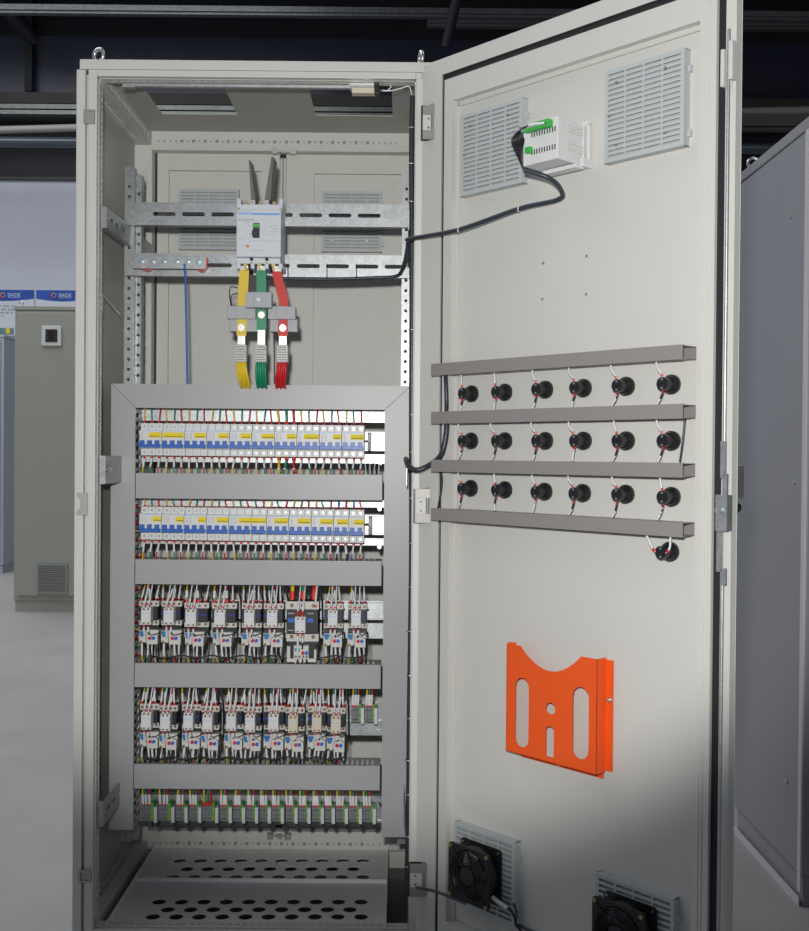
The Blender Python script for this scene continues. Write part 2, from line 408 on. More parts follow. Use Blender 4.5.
# depth rails on the left wall
for pt, pb in ((209, 229), (457, 484.5), (801, 826)):
    z1, z0 = PZ(pt, .02), PZ(pb, .02); s = B()
    s.plate(rect(.012, .50, z0, z1), [rect(y, y+.011 if pt == 457 else y+.03, (z0+z1)/2-.005, (z0+z1)/2+.005) for y in ([.04, .056] if pt == 457 else [.045, .095, .155])], (.0615, 0, 0), YA, ZA, .002)
    s.box(.0505, .0615, .012, .50, z0-.002, z0)
    s.box(.0505, .0615, .010, .0125, z0, z1)
    s.cyl((.062, .027, (z0+z1)/2), (.066, .027, (z0+z1)/2), .005, 10)
    s.build('side_rail', zinc, cab)
    q = B().plate(rect(.012, .50, z0, z1), [], (.760, 0, 0), YA, ZA, .002); q.build('side_rail', zinc, cab)
# mounting uprights
PYR = 240
for a, b, c, top in ((124.5, 133.8, 139, 168), (402, 410.5, 410.6, 171)):
    Y = .236; x0, x1 = PX(a, Y), PX(b, Y); x2 = PX(c, Y); u = B()
    zt = PZ(top, Y); cx = (x0+x1)/2
    u.plate(rect(x0, x1, .19, zt), [circ(cx+(.003 if i % 2 else -.003)*(c > 139.1 or 1)*0, .21+i*.0255, .0042, 10) for i in range(int((zt-.22)/.0255))], (0, Y+.002, 0), XA, ZA, .002)
    if c == 139:
        u.plate(rect(x1, x2, .19, zt-.015), [circ((x1+x2)/2+.001, .222+i*.0255, .0042, 10) for i in range(int((zt-.25)/.0255))], (0, Y+.022, 0), XA, ZA, .002)
        u.box(x2, x2+.001, Y+.02, Y+.05, .19, zt-.015, 0)
    u.box(x1-.001, x1+.001, Y+.002, Y+.024, .19, zt)
    u.build('mounting_upright', zinc, cab)
PYR = 86
Y = .028; z = PZ(86.5, Y)
sb = B(); sb.box(PX(123, Y), PX(356, Y), Y-.004, Y+.008, z-.003, z+.003); sb.box(PX(123, Y), PX(135, Y), Y-.006, Y+.01, z-.006, z-.002)
sb.build('switch_rail', bright, cab)
# front door stay / small earth stud on the left jamb
st = B(); st.cyl(P(98, 290, .02), P(119, 314, .2), .0018, 8); st.box(*(lambda c: (c.x-.004, c.x+.006, c.y-.004, c.y+.012, c.z-.02, c.z+.02))(P(99, 303, .03)))
st.build('wall_stud', chrome, cab)
# catch plates on the left stile
for a, b, t, bo in ((84, 95, 111.5, 125.5), (77, 88, 494, 516.5), (79, 91, 871, 883)):
    Y = -.017; c = B(); zz0, zz1 = PZ(bo, Y), PZ(t, Y)
    x0, x1 = P(a, (t+bo)/2, Y).x, P(b, (t+bo)/2, Y).x
    if t == 494:
        w = x1-x0; h = zz1-zz0
        poly = [(0, 0), (w, 0), (w, h), (0, h), (0, h*.85), (w*.3, h*.72), (w*.3, h*.3), (0, h*.18)]
        c.plate([(x0+p, zz0+q) for p, q in poly], [], (0, Y, 0), XA, ZA, .004); c.ydisc(x0+w*.8, (zz0+zz1)/2, .0035, Y-.006, Y-.003)
    else:
        c.plate(rect(x0, x1, zz0, zz1), [rect(x0+.004, x1-.004, zz0+.004, zz1-.004)], (0, Y, 0), XA, ZA, .006); c.box(x0, x1, Y-.001, Y, zz0, zz1)
    c.build('catch_plate', mat('catch metal', (.42, .41, .39), .45, .6) if t == 111.5 else bpy.data.materials['catch metal'], cab, bevel=.0006)
# hinges
for x_a, x_b, t, bo in ((424, 436, 106.5, 140), (416.5, 431, 489, 522.5), (411, 427, 863, 895)):
    Y = -.036; ym = (t+bo)/2; x0, x1 = P(x_a, ym, Y).x-.004, P(x_b, ym, Y).x; z0, z1 = P(420, bo, Y).z, P(420, t, Y).z; h = B()
    h.box(x0-.003, x0+.001, Y-.008, Y+.006, z0, z1, 1)
    h.box(x0+.001, x1-.002, Y-.010, Y+.006, z1-(z1-z0)*.26, z1); h.box(x0+.001, x1-.002, Y-.010, Y+.006, z0, z0+(z1-z0)*.26)
    h.box(x0+.001, x1-.004, Y-.004, Y+.006, z0, z1, 2)
    h.cyl((x1-.008, Y-.006, z0+.002), (x1-.008, Y-.006, z1+.004), .004, 12)
    for k in (.35, .62): h.ydisc(x0+.014, z0+(z1-z0)*k, .002, Y-.006, Y-.004, m=1)
    h.box(x0+.002, x1-.004, Y+.006, .0, z0+.004, z1-.004, 0)
    h.build('hinge', [mat('hinge metal', (.27, .265, .25), .45, .35) if 'hinge metal' not in bpy.data.materials else bpy.data.materials['hinge metal'], darkp, paint], cab)
# ------------------------------------------------------------------ front door (part of the cabinet)
DZ0, DZ1 = .04, 2.062
ul0 = DP(440.2, 300, .018)[0]; us0 = DP(443.4, 300, .02)[0]; us1 = DP(451.5, 300, .02)[0]
ur0 = DP(697, 300, .022)[0]; ur1 = DP(714.5, 300, .02)[0]; ur2 = DP(723.5, 300, .018)[0]
zr1 = DP(640, 40.5, .02)[1]; zr0 = DP(441, 916.5, .012)[1]
d = B()
d.box(0, .80, 0, .0025, DZ0, DZ1)                                # skin (y>0 is outside)
d.box(0, .0025, -.018, 0, DZ0, DZ1); d.box(.7975, .80, -.018, 0, DZ0, DZ1); d.box(0, .80, -.018, 0, DZ1-.0025, DZ1); d.box(0, .80, -.018, 0, DZ0, DZ0+.0025)
lipw = ul0
d.plate(rect(0, .80, DZ0, DZ1), [rect(ul0, ur2, DZ0+.032, DZ1-.036)], (0, -.0165, 0), XA, ZA, .002)
fd = d.build('front_door', paint, cab, MD, bevel=.0012)
se = B()
se.plate(rect(ul0, ur2, DZ0+.032, DZ1-.036), [rect(us0, ur1, DZ0+.046, DZ1-.052)], (0, -.002, 0), XA, ZA, .012)
se.build('door_seal', rubber, fd, MD)
sf = B(); so0, so1 = DZ0+.046, DZ1-.052
sf.plate(rect(us0, ur1, so0, so1), [rect(us1, ur0, zr0, zr1)], (0, -.001, 0), XA, ZA, .021)
sf.box(ur0+.013, ur0+.0145, -.0235, -.02, so0, so1)
sf.build('stiffener_frame', paint, fd, MD, bevel=.0015)
lin = B()
lin.box(us1, us1+.009, -.006, -.0005, zr0, zr1); lin.box(ur0+.020, ur0+.0215, -.0235, -.022, so0, so1); lin.box(us1, ur0, -.006, -.0005, zr1-.01, zr1)
lin.build('inner_lip', paint, fd, MD)
uu, _ = DP(726, 300, .028)
rod = B(); rod.cyl((uu, -.028, DP(726, 30, .028)[1]), (uu, -.028, DP(727, 455, .028)[1]), .0032, 10)
rod.box(uu-.006, uu+.004, -.031, -.027, DP(728, 478, .028)[1], DP(728, 441, .028)[1]); rod.box(uu-.002, uu+.008, -.031, -.027, DP(728, 497, .028)[1], DP(728, 474, .028)[1])
rod.box(uu-.012, uu-.001, -.031, -.027, DP(722, 572, .028)[1], DP(722, 530, .028)[1]); rod.box(uu-.004, uu+.007, -.031, -.027, DP(722, 585, .028)[1], DP(722, 568, .028)[1])
rod.cyl((uu-.001, -.028, .06), (uu-.001, -.028, DP(727, 580, .028)[1]), .0032, 10)
rod.build('lock_rod', bright, fd, MD)
lb = B(); za_, zb_ = DP(725, 531, .03)[1], DP(725, 495, .03)[1]
lb.box(uu-.013, uu+.010, -.036, -.034, za_, zb_); lb.box(uu+.009, uu+.011, -.036, -.018, za_, zb_); lb.box(uu-.013, uu-.011, -.036, -.018, za_, zb_)
lb.ydisc(uu-.003, zb_-(zb_-za_)*.42, .007, -.042, -.036); lb.build('lock_case', bright, fd, MD)
gd = B(); zt_, zm_ = DP(725, 42, .03)[1], DP(725, 86, .03)[1]
gd.box(uu-.014, uu-.007, -.032, -.018, zm_, zt_-.012); gd.box(uu+.004, uu+.012, -.036, -.018, zm_+.008, zt_-.002); gd.box(uu-.007, uu+.004, -.024, -.018, zm_, zt_+.004)
gd.build('rod_guide', paint, fd, MD, bevel=.001)
hd = B(); h0, h1 = DP(742, 500, 0)[1], DP(742, 465, 0)[1]
hd.box(.765, .797, .0025, .032, h0, h1); hd.build('door_handle', chrome, fd, MD, bevel=.004)
hd = B(); hd.box(.775, .793, .0025, .014, h0-.17, h0); hd.cyl((.783, .003, h0-.015), (.783, .03, h0-.015), .009, 14); hd.build('handle_lever', blackp, fd, MD, bevel=.003)
pl = B()
for px, py in ((543, 263), (586.5, 256), (542, 299), (586, 294)):
    u, z = DP(px, py, .003); pl.ydisc(u, z, .0028, -.003, .0, 10)
pl.each('plug_screw', chrome, fd, MD)
PYR = 235
def make_grille(label, group, F, x, z, s=.178, back=0):
    """square louvred grille; x,z = top left; front face at y=-.02"""
    t = thing('vent_grille', label, 'vent grille', (x+s/2, back, z-s), F, group)
    o = B(); ns = 17; hs = []; p = (s-.012)/ns
    for c in range(4):
        c0 = .006+c*(s-.012)/4
        for k in range(ns): hs.append(rect(x+c0+.002, x+c0+(s-.012)/4-.002, z-s+.006+k*p+p*.28, z-s+.006+k*p+p*.74))
    o.plate(rect(x, x+s, z-s, z), hs, (0, back-.017, 0), XA, ZA, .003)
    o.box(x, x+.002, back-.017, back, z-s, z); o.box(x+s-.002, x+s, back-.017, back, z-s, z); o.box(x, x+s, back-.017, back, z-.002, z); o.box(x, x+s, back-.017, back, z-s, z-s+.002)
    for zz in (z-.03, z-s+.03): o.box(x+s, x+s+.006, back-.008, back, zz-.012, zz)
    o.build('grille_frame', grille_m, t, F)
    B().box(x+.003, x+s-.003, back-.013, back-.008, z-s+.003, z-.003).build('filter_mat', filt, t, F)
    sc = B()
    for dx, dz in ((.028, .028), (s-.04, .028), (.028, s-.03), (s-.04, s-.03), (s*.06, s*.5)): sc.ydisc(x+dx, z-dz, .0028, back-.022, back-.019, 8)
    sc.each('screw', chrome, t, F)
    return t
for px, py, lab in ((460.8, 115.6, 'square louvred grille top left on the open door, beside the white meter'), (605, 71.5, 'square grey louvred grille at the top right corner of the open door')):
    u, z = DP(px, py, .02); make_grille(lab, 'grilles on the open door', MD, u, z)
gx, gz = PX(177, Yr+.01), PZ(188, Yr+.01)
make_grille('grey louvred grille on the left rear door, seen left of the white main breaker', 'grilles on the rear doors', Matrix.Translation((0, 0, 0)), gx, gz, .168, YD+.012)
gx, gz = PX(321, Yr+.01), PZ(189, Yr+.01)
make_grille('grey louvred grille on the right rear door, seen right of the white main breaker', 'grilles on the rear doors', Matrix.Translation((0, 0, 0)), gx, gz, .168, YD+.012)
# ================================================================== filter fans
def fan(px, py, fpx, fpy, label):
    u, z = DP(px, py, .02); s = .178
    t = thing('filter_fan', label, 'fan', (u+s/2, 0, z-s), MD, 'filter fans low on the open door')
    o = B(); ns = 15; hs = []; p = (s-.012)/ns
    for c in range(4):
        c0 = .006+c*(s-.012)/4
        for k in range(ns): hs.append(rect(u+c0+.002, u+c0+(s-.012)/4-.002, z-s+.006+k*p+p*.3, z-s+.006+k*p+p*.85))
    o.plate(rect(u, u+s, z-s, z), hs, (0, -.017, 0), XA, ZA, .003)
    for a in ((u, u+.002, z-s, z), (u+s-.002, u+s, z-s, z), (u, u+s, z-.002, z), (u, u+s, z-s, z-s+.002)): o.box(a[0], a[1], -.017, 0, a[2], a[3])
    for zz in (z-.03, z-s+.03): o.box(u+s, u+s+.006, -.008, 0, zz-.012, zz)
    o.build('grille_frame', grille_m, t, MD)
    B().box(u+.003, u+s-.003, -.013, -.008, z-s+.003, z-.003).build('filter_mat', filt, t, MD)
    w = .119; a, b = DP(fpx, fpy, .064); cx, cz = a+w/2, b-w/2
    h = B()
    for y in (-.064, -.027):
        q = []
        for (sx, sz) in ((-1, -1), (1, -1), (1, 1), (-1, 1)):
            for k in range(4):
                an = math.atan2(sz, sx)+(-45+30*k)*math.pi/180
                q.append((cx+sx*(w/2-.008)+.008*math.cos(an), cz+sz*(w/2-.008)+.008*math.sin(an)))
        h.plate(q, [circ(cx, cz, .054, 40)], (0, y+.004, 0), XA, ZA, .004)
    # round barrel
    n = 40; vs = []; fs = []
    for i in range(n):
        t2 = 2*math.pi*i/n
        for rr, y in ((.0575, -.062), (.0575, -.024), (.054, -.024), (.054, -.062)): vs.append((cx+rr*math.cos(t2), y, cz+rr*math.sin(t2)))
    for i in range(n):
        for k in range(4): fs.append((i*4+k, i*4+(k+1) % 4, ((i+1) % n)*4+(k+1) % 4, ((i+1) % n)*4+k))
    h.add(vs, fs, 0, True); h.build('fan_housing', blackp, t, MD)
    g = B()
    for R in (.026, .031, .036, .041, .046, .051): g.torus((cx, -.068, cz), YA, R, .0011, 36, 5)
    g.ydisc(cx, cz, .020, -.069, -.066, 24)
    for k in range(4):
        an = math.pi/4+k*math.pi/2; g.cyl((cx+.018*math.cos(an), -.066, cz+.018*math.sin(an)), (cx+.072*math.cos(an), -.066, cz+.072*math.sin(an)), .0012, 6)
    g.build('finger_guard', darkp, t, MD)
    r = B(); r.ydisc(cx, cz, .021, -.055, -.028, 20)
    for k in range(7):
        an = k*2*math.pi/7; c, s_ = math.cos(an), math.sin(an); c2, s2 = math.cos(an+.6), math.sin(an+.6)
        q = [(cx+.02*c, -.055, cz+.02*s_), (cx+.051*c, -.055, cz+.051*s_), (cx+.051*c2, -.032, cz+.051*s2), (cx+.02*c2, -.032, cz+.02*s2)]
        r.add(q+[(x, y+.0015, z_) for x, y, z_ in q], [(0, 1, 2, 3), (7, 6, 5, 4), (0, 4, 5, 1), (1, 5, 6, 2), (2, 6, 7, 3), (3, 7, 4, 0)])
    r.build('rotor', darkp, t, MD)
    sc = B()
    for sx in (-1, 1):
        for sz in (-1, 1):
            sc.ydisc(cx+sx*.0525, cz+sz*.0525, .0045, -.067, -.064, 10)
            sc.ydisc(cx+sx*.0525, cz+sz*.0525, .0030, -.029, -.027, 10)
    sc.each('screw', brass, t, MD)
    return cx, cz, w, u, z, s
f1 = fan(454, 821.7, 448.5, 840.6, 'black square fan on a grey grille, bottom left of the open door')
f2 = fan(595.5, 872.6, 592.2, 894.9, 'black square fan on a grey grille, bottom right of the open door')
cx, cz, w = f1[:3]
wire('fan_lead', 'white tipped dark lead from the left fan to the cable along the door bottom', 'cable', None,
     [(cx+.045, -.04, cz-.036), (cx+.06, -.042, cz-.04), (cx+.09, -.025, cz-.06), (cx+.098, -.02, cz-.085), (cx+.108, -.012, cz-.102)], .0026, 'black', (.05, .42), None, MD, .0048)
# ================================================================== meter
u1, zt = DP(558, 115.5, .092); _, zb2 = DP(558, 158, .092)
mw = .088
mt = thing('panel_meter', 'white square panel meter body with green connector on the open door', 'meter', (u1-mw/2, 0, zb2), MD)
m = B(); m.box(u1-mw, u1, -.092, -.012, zb2, zt); m.box(u1-mw-.002, u1+.002, -.014, 0, zb2-.004, zt+.004)
m.build('meter_body', whitep, mt, MD, bevel=.0015)
m = B()
for zz in (.30, .72):
    for k in range(10):
        m.box(u1-.008-k*.0065, u1-.0055-k*.0065, -.0926, -.092, zb2+(zt-zb2)*zz-.006, zb2+(zt-zb2)*zz+.004)
m.each('terminal_slots', darkp, mt, MD)
m = B()
for zz in (.35, .78):
    for k in range(3): m.box(u1, u1+.0012, -.062, -.008, zb2+(zt-zb2)*(zz)-.008+k*.0065, zb2+(zt-zb2)*(zz)-.005+k*.0065)
m.build('vent_slots', whiteq, mt, MD)
m = B(); m.box(u1-mw+.012, u1-.012, -.106, -.092, zt-.020, zt-.005); m.box(u1-mw+.012, u1-mw+.026, -.102, -.092, zb2+.022, zb2+.034)
m.each('green_connector', pcbgreen, mt, MD, bevel=.001)
m = B(); m.box(u1-.004, u1+.012, -.010, -.002, zt-.004, zt+.006, 0); m.box(u1-mw+.01, u1+.008, -.045, -.02, zb2-.010, zb2-.002); m.box(u1+.004, u1+.014, -.03, -.001, zb2-.006, zb2+.01); m.box(u1+.006, u1+.012, -.01, -.002, zb2, zt)
m.each('mounting_clip', whitep, mt, MD, bevel=.001)
for k in range(9):
    x = u1-.018-k*.006
    wire('meter_wire', 'slim black wire with white tip from the green meter connector, %s from the right' % ORD[k], 'wire', 'wires of the panel meter',
         [(x, -.106, zt-.013), ((x+u1-mw)/2, -.120, zt-.014), (u1-mw-.002+.0022*k, -.124+.002*k, zt-.034), (u1-mw+.008+.001*k, -.118, zt-.066), (u1-mw+.018, -.11, zt-.096)], .0016, 'black', (.02, .24), None, MD, .0022)
c0 = MD @ Vector((u1-mw+.018, -.11, zt-.095))
pts = [c0, DW(549, 178, .08), DW(561, 190, .04), DW(558, 199.5, .02), DW(519, 208.7, .03), DW(459, 229.5, .05), P(412, 238.5, -.035), P(408, 243, .0), P(407.5, 262, .03)]
b = B().tube(spline(pts, 8), .0048, 10); tag(b.build('braided_cable', braid, None, loc=pts[-1]), 'dark braided cable running from the white meter across the door to the jamb', 'cable')
b = B()
for px, py in ((519, 208.7), (459, 229.5)):
    p = DW(px, py, .03 if px > 500 else .05); b.torus(p, (1, -.6, -.3), .0056, .0012, 16, 6)
tag(b.build('cable_tie', whitep), 'two white ties around the cable below the meter', 'cable tie')
# ================================================================== document pocket
def dp(x, y, v=.032): return DP(480+x/3.11, 620+y/3.11, v)
uL, zTL = dp(83, 75); uR, zTR = dp(365, 120); _, zBL = dp(83, 410); _, zBR = dp(365, 480)
zt_ = (zTL+zTR)/2; zb_ = (zBL+zBR)/2
dpk = thing('document_pocket', 'orange metal document pocket with cut-out slots on the open door', 'document holder', ((uL+uR)/2, 0, zb_), MD)
o = B(); wd = uR-uL
top = []
a0, a1 = uL+wd*.16, uL+wd*.83
for i in range(17):
    t = i/16; top.append((a1+(a0-a1)*t, zt_-.041*math.sin(math.pi*t)**.85))
outer = [(uL, zb_), (uR, zb_), (uR, zt_)]+top+[(uL, zt_)]
def X_(px): return dp(px, 300)[0]
def zr(fr): return zt_-(zt_-zb_)*fr
hs = [slot(X_(110), X_(151), zr(.93), zr(.29)), slot(X_(288), X_(338), zr(.90), zr(.265)), circ(X_(219), zr(.515), .012, 20), [(X_(205), zr(.955)), (X_(230), zr(.955))]+[(X_(217.5)+(X_(230)-X_(205))/2*math.cos(q), zr(.72)+(X_(230)-X_(205))/2*math.sin(q)) for q in [i*math.pi/8 for i in range(9)]]]
o.plate(outer, hs, (0, -.0305, 0), XA, ZA, .0015)
for x in (uL, uR-.0015): o.box(x, x+.0015, -.032, -.003, zb_, zt_)
o.box(uL, uR, -.032, -.003, zb_, zb_+.0015)
o.box(uR, uR+.017, -.0035, -.002, zb_+.004, zt_-.004); o.box(uL+.02, uR-.004, -.0035, -.002, zb_-.014, zb_)
o.box(uL+.004, uL+.013, -.031, -.0295, zt_-.004, zt_+.004)
o.build('pocket_sheet', orange, dpk, MD)
o = B(); o.ydisc(uR+.010, zr(.36), .0055, -.008, -.0035); o.ydisc(uR+.010, zr(.36), .0025, -.014, -.008); o.ydisc(uL+wd*.53, zb_-.006, .005, -.008, -.0035); o.ydisc(uL+wd*.53, zb_-.006, .0025, -.014, -.008)
o.each('bolt', chrome, dpk, MD)
# ================================================================== ducts on the door
dd = []
NM = ['top', 'second', 'third', 'lowest']
for i, (pl_, pr_, pb_) in enumerate(((364.1, 344.1, 0), (410.5, 405.3, 0), (459.8, 462.7, 0), (508, 522.8, 0))):
    u0_, za1 = DP(431, pl_, .05); u1_, zb1 = DP(682.5, pr_, .05); zc = (za1+zb1)/2; hh = .0265
    ue = DP(697, 400, .004)[0]
    t = thing('slotted_duct', '%s of the four grey slotted wiring ducts across the open door' % NM[i], 'wiring duct', ((u0_+u1_)/2, 0, zc-hh), MD, 'ducts on the open door')
    o = B(); o.box(u0_, u1_, -.050, -.048, zc-hh, zc); o.box(u0_, u1_, -.048, -.043, zc-.0015, zc); o.box(u0_, u1_, -.048, -.043, zc-hh, zc-hh+.0015)
    o.build('duct_cover', duct_d, t, MD)
    o = B(); o.box(u0_, ue, -.004, -.002, zc-hh+.001, zc-.001)
    hs = [rect(u0_+.006+k*.0125, u0_+.011+k*.0125, -.043, -.012) for k in range(int((ue-u0_-.01)/.0125))]
    for zz in (zc-.0025, zc-hh+.001): o.plate(rect(u0_, ue-.002, -.047, -.003), hs, (0, 0, zz), XA, YA, .0015)
    o.build('duct_base', duct_d, t, MD)
    dd.append((zc, zc-hh, u0_, u1_))
# ================================================================== pilot lamps
C = [[(138, 172, 118, 172), (228, 168, 207, 168), (337, 161, 313, 162), (440, 157, 417, 157), (555, 152, 530, 152), (677, 147, 652, 147)],
     [(137, 299, 115, 299), (228, 299, 207, 299), (337, 299, 313, 299), (440, 299, 415, 299), (555, 299, 528, 299), (677, 299, 650, 299)],
     [(136, 427, 115, 428), (228, 431, 207, 432), (335, 436, 313, 437), (438, 440, 413, 440), (554, 443, 527, 443), (677, 450, 650, 450)],
     [(673, 598, 645, 600)]]
lamp0 = None
def lamp_proto(M):
    t = bpy.data.objects.new('pilot_lamp', None); COL.objects.link(t); t.matrix_world = M; MW[t.name] = M
    b = B(); b.ydisc(0, 0, .0185, -.007, 0, 28); b.tube([(0, -.007, 0), (0, -.015, 0)], [.0175, .014], 28); b.build('lamp_nut', blackp, t, M)
    b = B(); b.tube([(0, -.015, 0), (0, -.026, 0)], [.0118, .0105], 24); b.ydisc(0, 0, .0122, -.034, -.024, 24); b.build('lamp_body', blackp, t, M)
    b = B()
    for dz in (-.004, .004): b.box(-.0045, .0045, -.0355, -.034, dz-.0012, dz+.0012)
    b.each('terminal_contact', whiteq if False else darkp, t, M)
    b = B(); b.ydisc(0, .008, .0022, -.0355, -.034, 8); b.ydisc(0, -.008, .0022, -.0355, -.034, 8); b.each('screw', screw, t, M)
    return t
RN = ['upper', 'middle', 'bottom']
for r_, row in enumerate(C):
    for i, (dx, dy, bx, by) in enumerate(row):
        u, z = DP(420+(dx+.5)/2.697, 330+dy/2.697, .004); M = MD @ Matrix.Translation((u, 0, z))
        if lamp0 is None: lamp0 = lamp_proto(M); o = lamp0
        else: o = copy_tree(lamp0, M)
        if r_ < 3:
            wh = '%s black pilot lamp from the left in the %s row on the open door' % (ORD[i], RN[r_]); gr = 'pilot lamps on the open door'
        else: wh = 'single black pilot lamp below the lowest duct on the open door'; gr = 'pilot lamps on the open door'
        tag(o, wh, 'pilot lamp', gr)
        if r_ < 3:
            ztop, zbot = dd[r_][1], dd[r_+1][0]; jig = random.uniform(-.008, .004)
            nm = '%s lamp of the %s row' % (ORD[i], RN[r_])
            wire('lamp_wire', 'white sleeved wire from the duct above into the '+nm, 'wire', 'upper wires of the pilot lamps',
                 [(u-.010+jig, -.030, ztop), (u-.005+jig, -.033, ztop-.012), (u-.001, -.034, z+.017), (u, -.031, z+.010)], .0016, 'white', (.05, .75), (.74, .9), MD, .0021)
            bl = (i+r_) % 3 != 1
            wire('lamp_wire', '%s wire from the %s down into the duct below' % ('black' if bl else 'white sleeved', nm), 'wire', 'lower wires of the pilot lamps',
                 [(u-.010+random.uniform(-.006, .006), -.030, zbot), (u-.002, -.034, zbot+.014), (u+.002, -.035, z-.017), (u+.001, -.031, z-.010)], .0018, 'black', (.05, .45) if bl else (.05, .75), (.74, .92), MD, .0021)
        else:
            for s_, nm in ((-1, 'left'), (1, 'right')):
                wire('lamp_wire', 'white wire on the %s of the single lamp below the lowest duct' % nm, 'wire', 'wires of the single lamp',
                     [(u-.004+s_*.026, -.036, dd[3][1]), (u+s_*.020, -.034, z+.01), (u+s_*.011, -.033, z)], .0016, 'white', (.05, .75), (.75, .95), MD, .0021)
# harness on the door
def cable(name, label, pts, r, m=braid, k=8): return tag(B().tube(spline(pts, k), r, 10).build(name, m, None, loc=pts[-1]), label, 'cable')
cable('braided_cable', 'short dark braided cable hanging from the top door duct to the second duct', [DW(445.5, 374, .03), DW(446, 385, .035), DW(446.5, 400, .035), DW(446.5, 412, .03)], .0048)
cable('braided_cable', 'dark braided cable curling from the jamb onto the door between second and third ducts', [DW(447, 419, .03), DW(446, 435, .035), DW(441, 455, .04), P(428, 466, -.055), P(416, 470, -.05), P(408, 465, -.02), P(406, 459, .03)], .0062)
cable('thin_cable', 'thin grey cable between third and lowest ducts beside the hinge side', [DW(441, 468, .02), DW(442, 485, .03), DW(438, 508, .02)], .0022)
cable('thin_cable', 'thin grey cable between second and third ducts near the lock side', [DW(685, 418, .01), DW(683, 440, .012), DW(680, 462, .01)], .0022)
cable('fan_cable', 'dark cable looping from the jamb past the lower hinge to the fans', [P(408, 884, .02), P(414, 887, -.03), DW(430, 890, .04), DW(440, 893, .036), DW(470, 905, .016), DW(500, 918, .014), DW(513, 923.5, .014), DW(516, 914, .012), DW(513.5, 903, .02), ], .0032, mat('grey cable', (.06, .065, .075), .4))
cable('fan_cable', 'dark cable continuing along the door bottom towards the right fan', [DW(513, 923.5, .006), DW(540, 935, .006), DW(592, 955, .006)], .003, bpy.data.materials['grey cable'])
# ================================================================== mounting bars, DIN rails
YM = .24
def bar(name, label, cat, pt, pb, slots=None, xl=124.5, xr=409.5, Y=.215, group=None, m=zinc):
    z1, z0 = PZ(pt, Y), PZ(pb, Y); x0, x1 = PX(xl, Y), PX(xr, Y); b = B()
    hs = [slot(PX(a, Y), PX(c, Y), (z0+z1)/2-.0055, (z0+z1)/2+.0045) for a, c in (slots or [])]
    b.plate(rect(x0, x1, z0, z1), hs, (0, Y+.002, 0), XA, ZA, .002)
    b.box(x0, x1, Y, Y+.020, z0-.0015, z0); b.box(x0, x1, Y, Y+.020, z1, z1+.0015)
    for x in (x0+.012, x1-.012): b.ydisc(x, z1-.02, .006, Y-.004, Y, 8)
    return tag(b.build(name, m, None), label, cat, group)
sl = [(153+29.3*i-.5, 176+29.3*i-.5) for i in range(9)]
bar('slotted_rail', 'upper galvanised slotted rail carrying the white main breaker', 'rail', 203.8, 225.3, [s for s in sl if s[1] < 408], group='galvanised rails behind the main breaker')
bar('slotted_rail', 'lower galvanised slotted rail carrying the copper strip and main breaker', 'rail', 254.8, 276, [(208, 232), (268, 290)]+[(297+29.3*i, 320+29.3*i) for i in range(4)], group='galvanised rails behind the main breaker')
def din(pt, pb, label, xl=137, xr=384, Y=.232):
    z1, z0 = PZ(pt, Y), PZ(pb, Y); x0, x1 = PX(xl, Y), PX(xr, Y); b = B()
    hs = [slot(x0+.03+i*.03, x0+.045+i*.03, (z0+z1)/2-.003, (z0+z1)/2+.003) for i in range(int((x1-x0-.05)/.03))]
    b.plate(rect(x0, x1, z0+.004, z1-.004), hs, (0, Y+.0075, 0), XA, ZA, .001)
    for a, c in ((z0+.004, z0), (z1-.004, z1)):
        b.box(x0, x1, Y, Y+.0075, a-.0005, a+.0005); b.box(x0, x1, Y, Y+.001, min(a, c), max(a, c))
    tag(b.build('din_rail', bright, None), label, 'rail', 'toothless mounting rails of the five rows')
PYR = 560
def cross(pt, pb, label): bar('cross_rail', label, 'rail', pt, pb, None, 137, 384, .242, 'galvanised cross rails between the ducts', bright)
cross(409, 421, 'bright galvanised cross rail above the upper breaker row'); din(431, 450, 'mounting rail behind the upper breaker row')
cross(454, 462, 'bright galvanised cross rail under the upper breaker row')
cross(500, 506, 'bright galvanised cross rail above the lower breaker row'); din(514, 534, 'mounting rail behind the lower breaker row')
cross(538, 544, 'bright galvanised cross rail under the lower breaker row')
din(600, 619, 'mounting rail behind the upper contactor row'); cross(623, 637, 'bright galvanised cross rail behind the upper contactor row')
din(701, 722, 'mounting rail behind the lower contactor row'); cross(723, 734, 'bright galvanised cross rail behind the lower contactor row')
cross(796, 801, 'bright galvanised cross rail above the terminal row'); din(806, 822, 'mounting rail behind the terminal row')
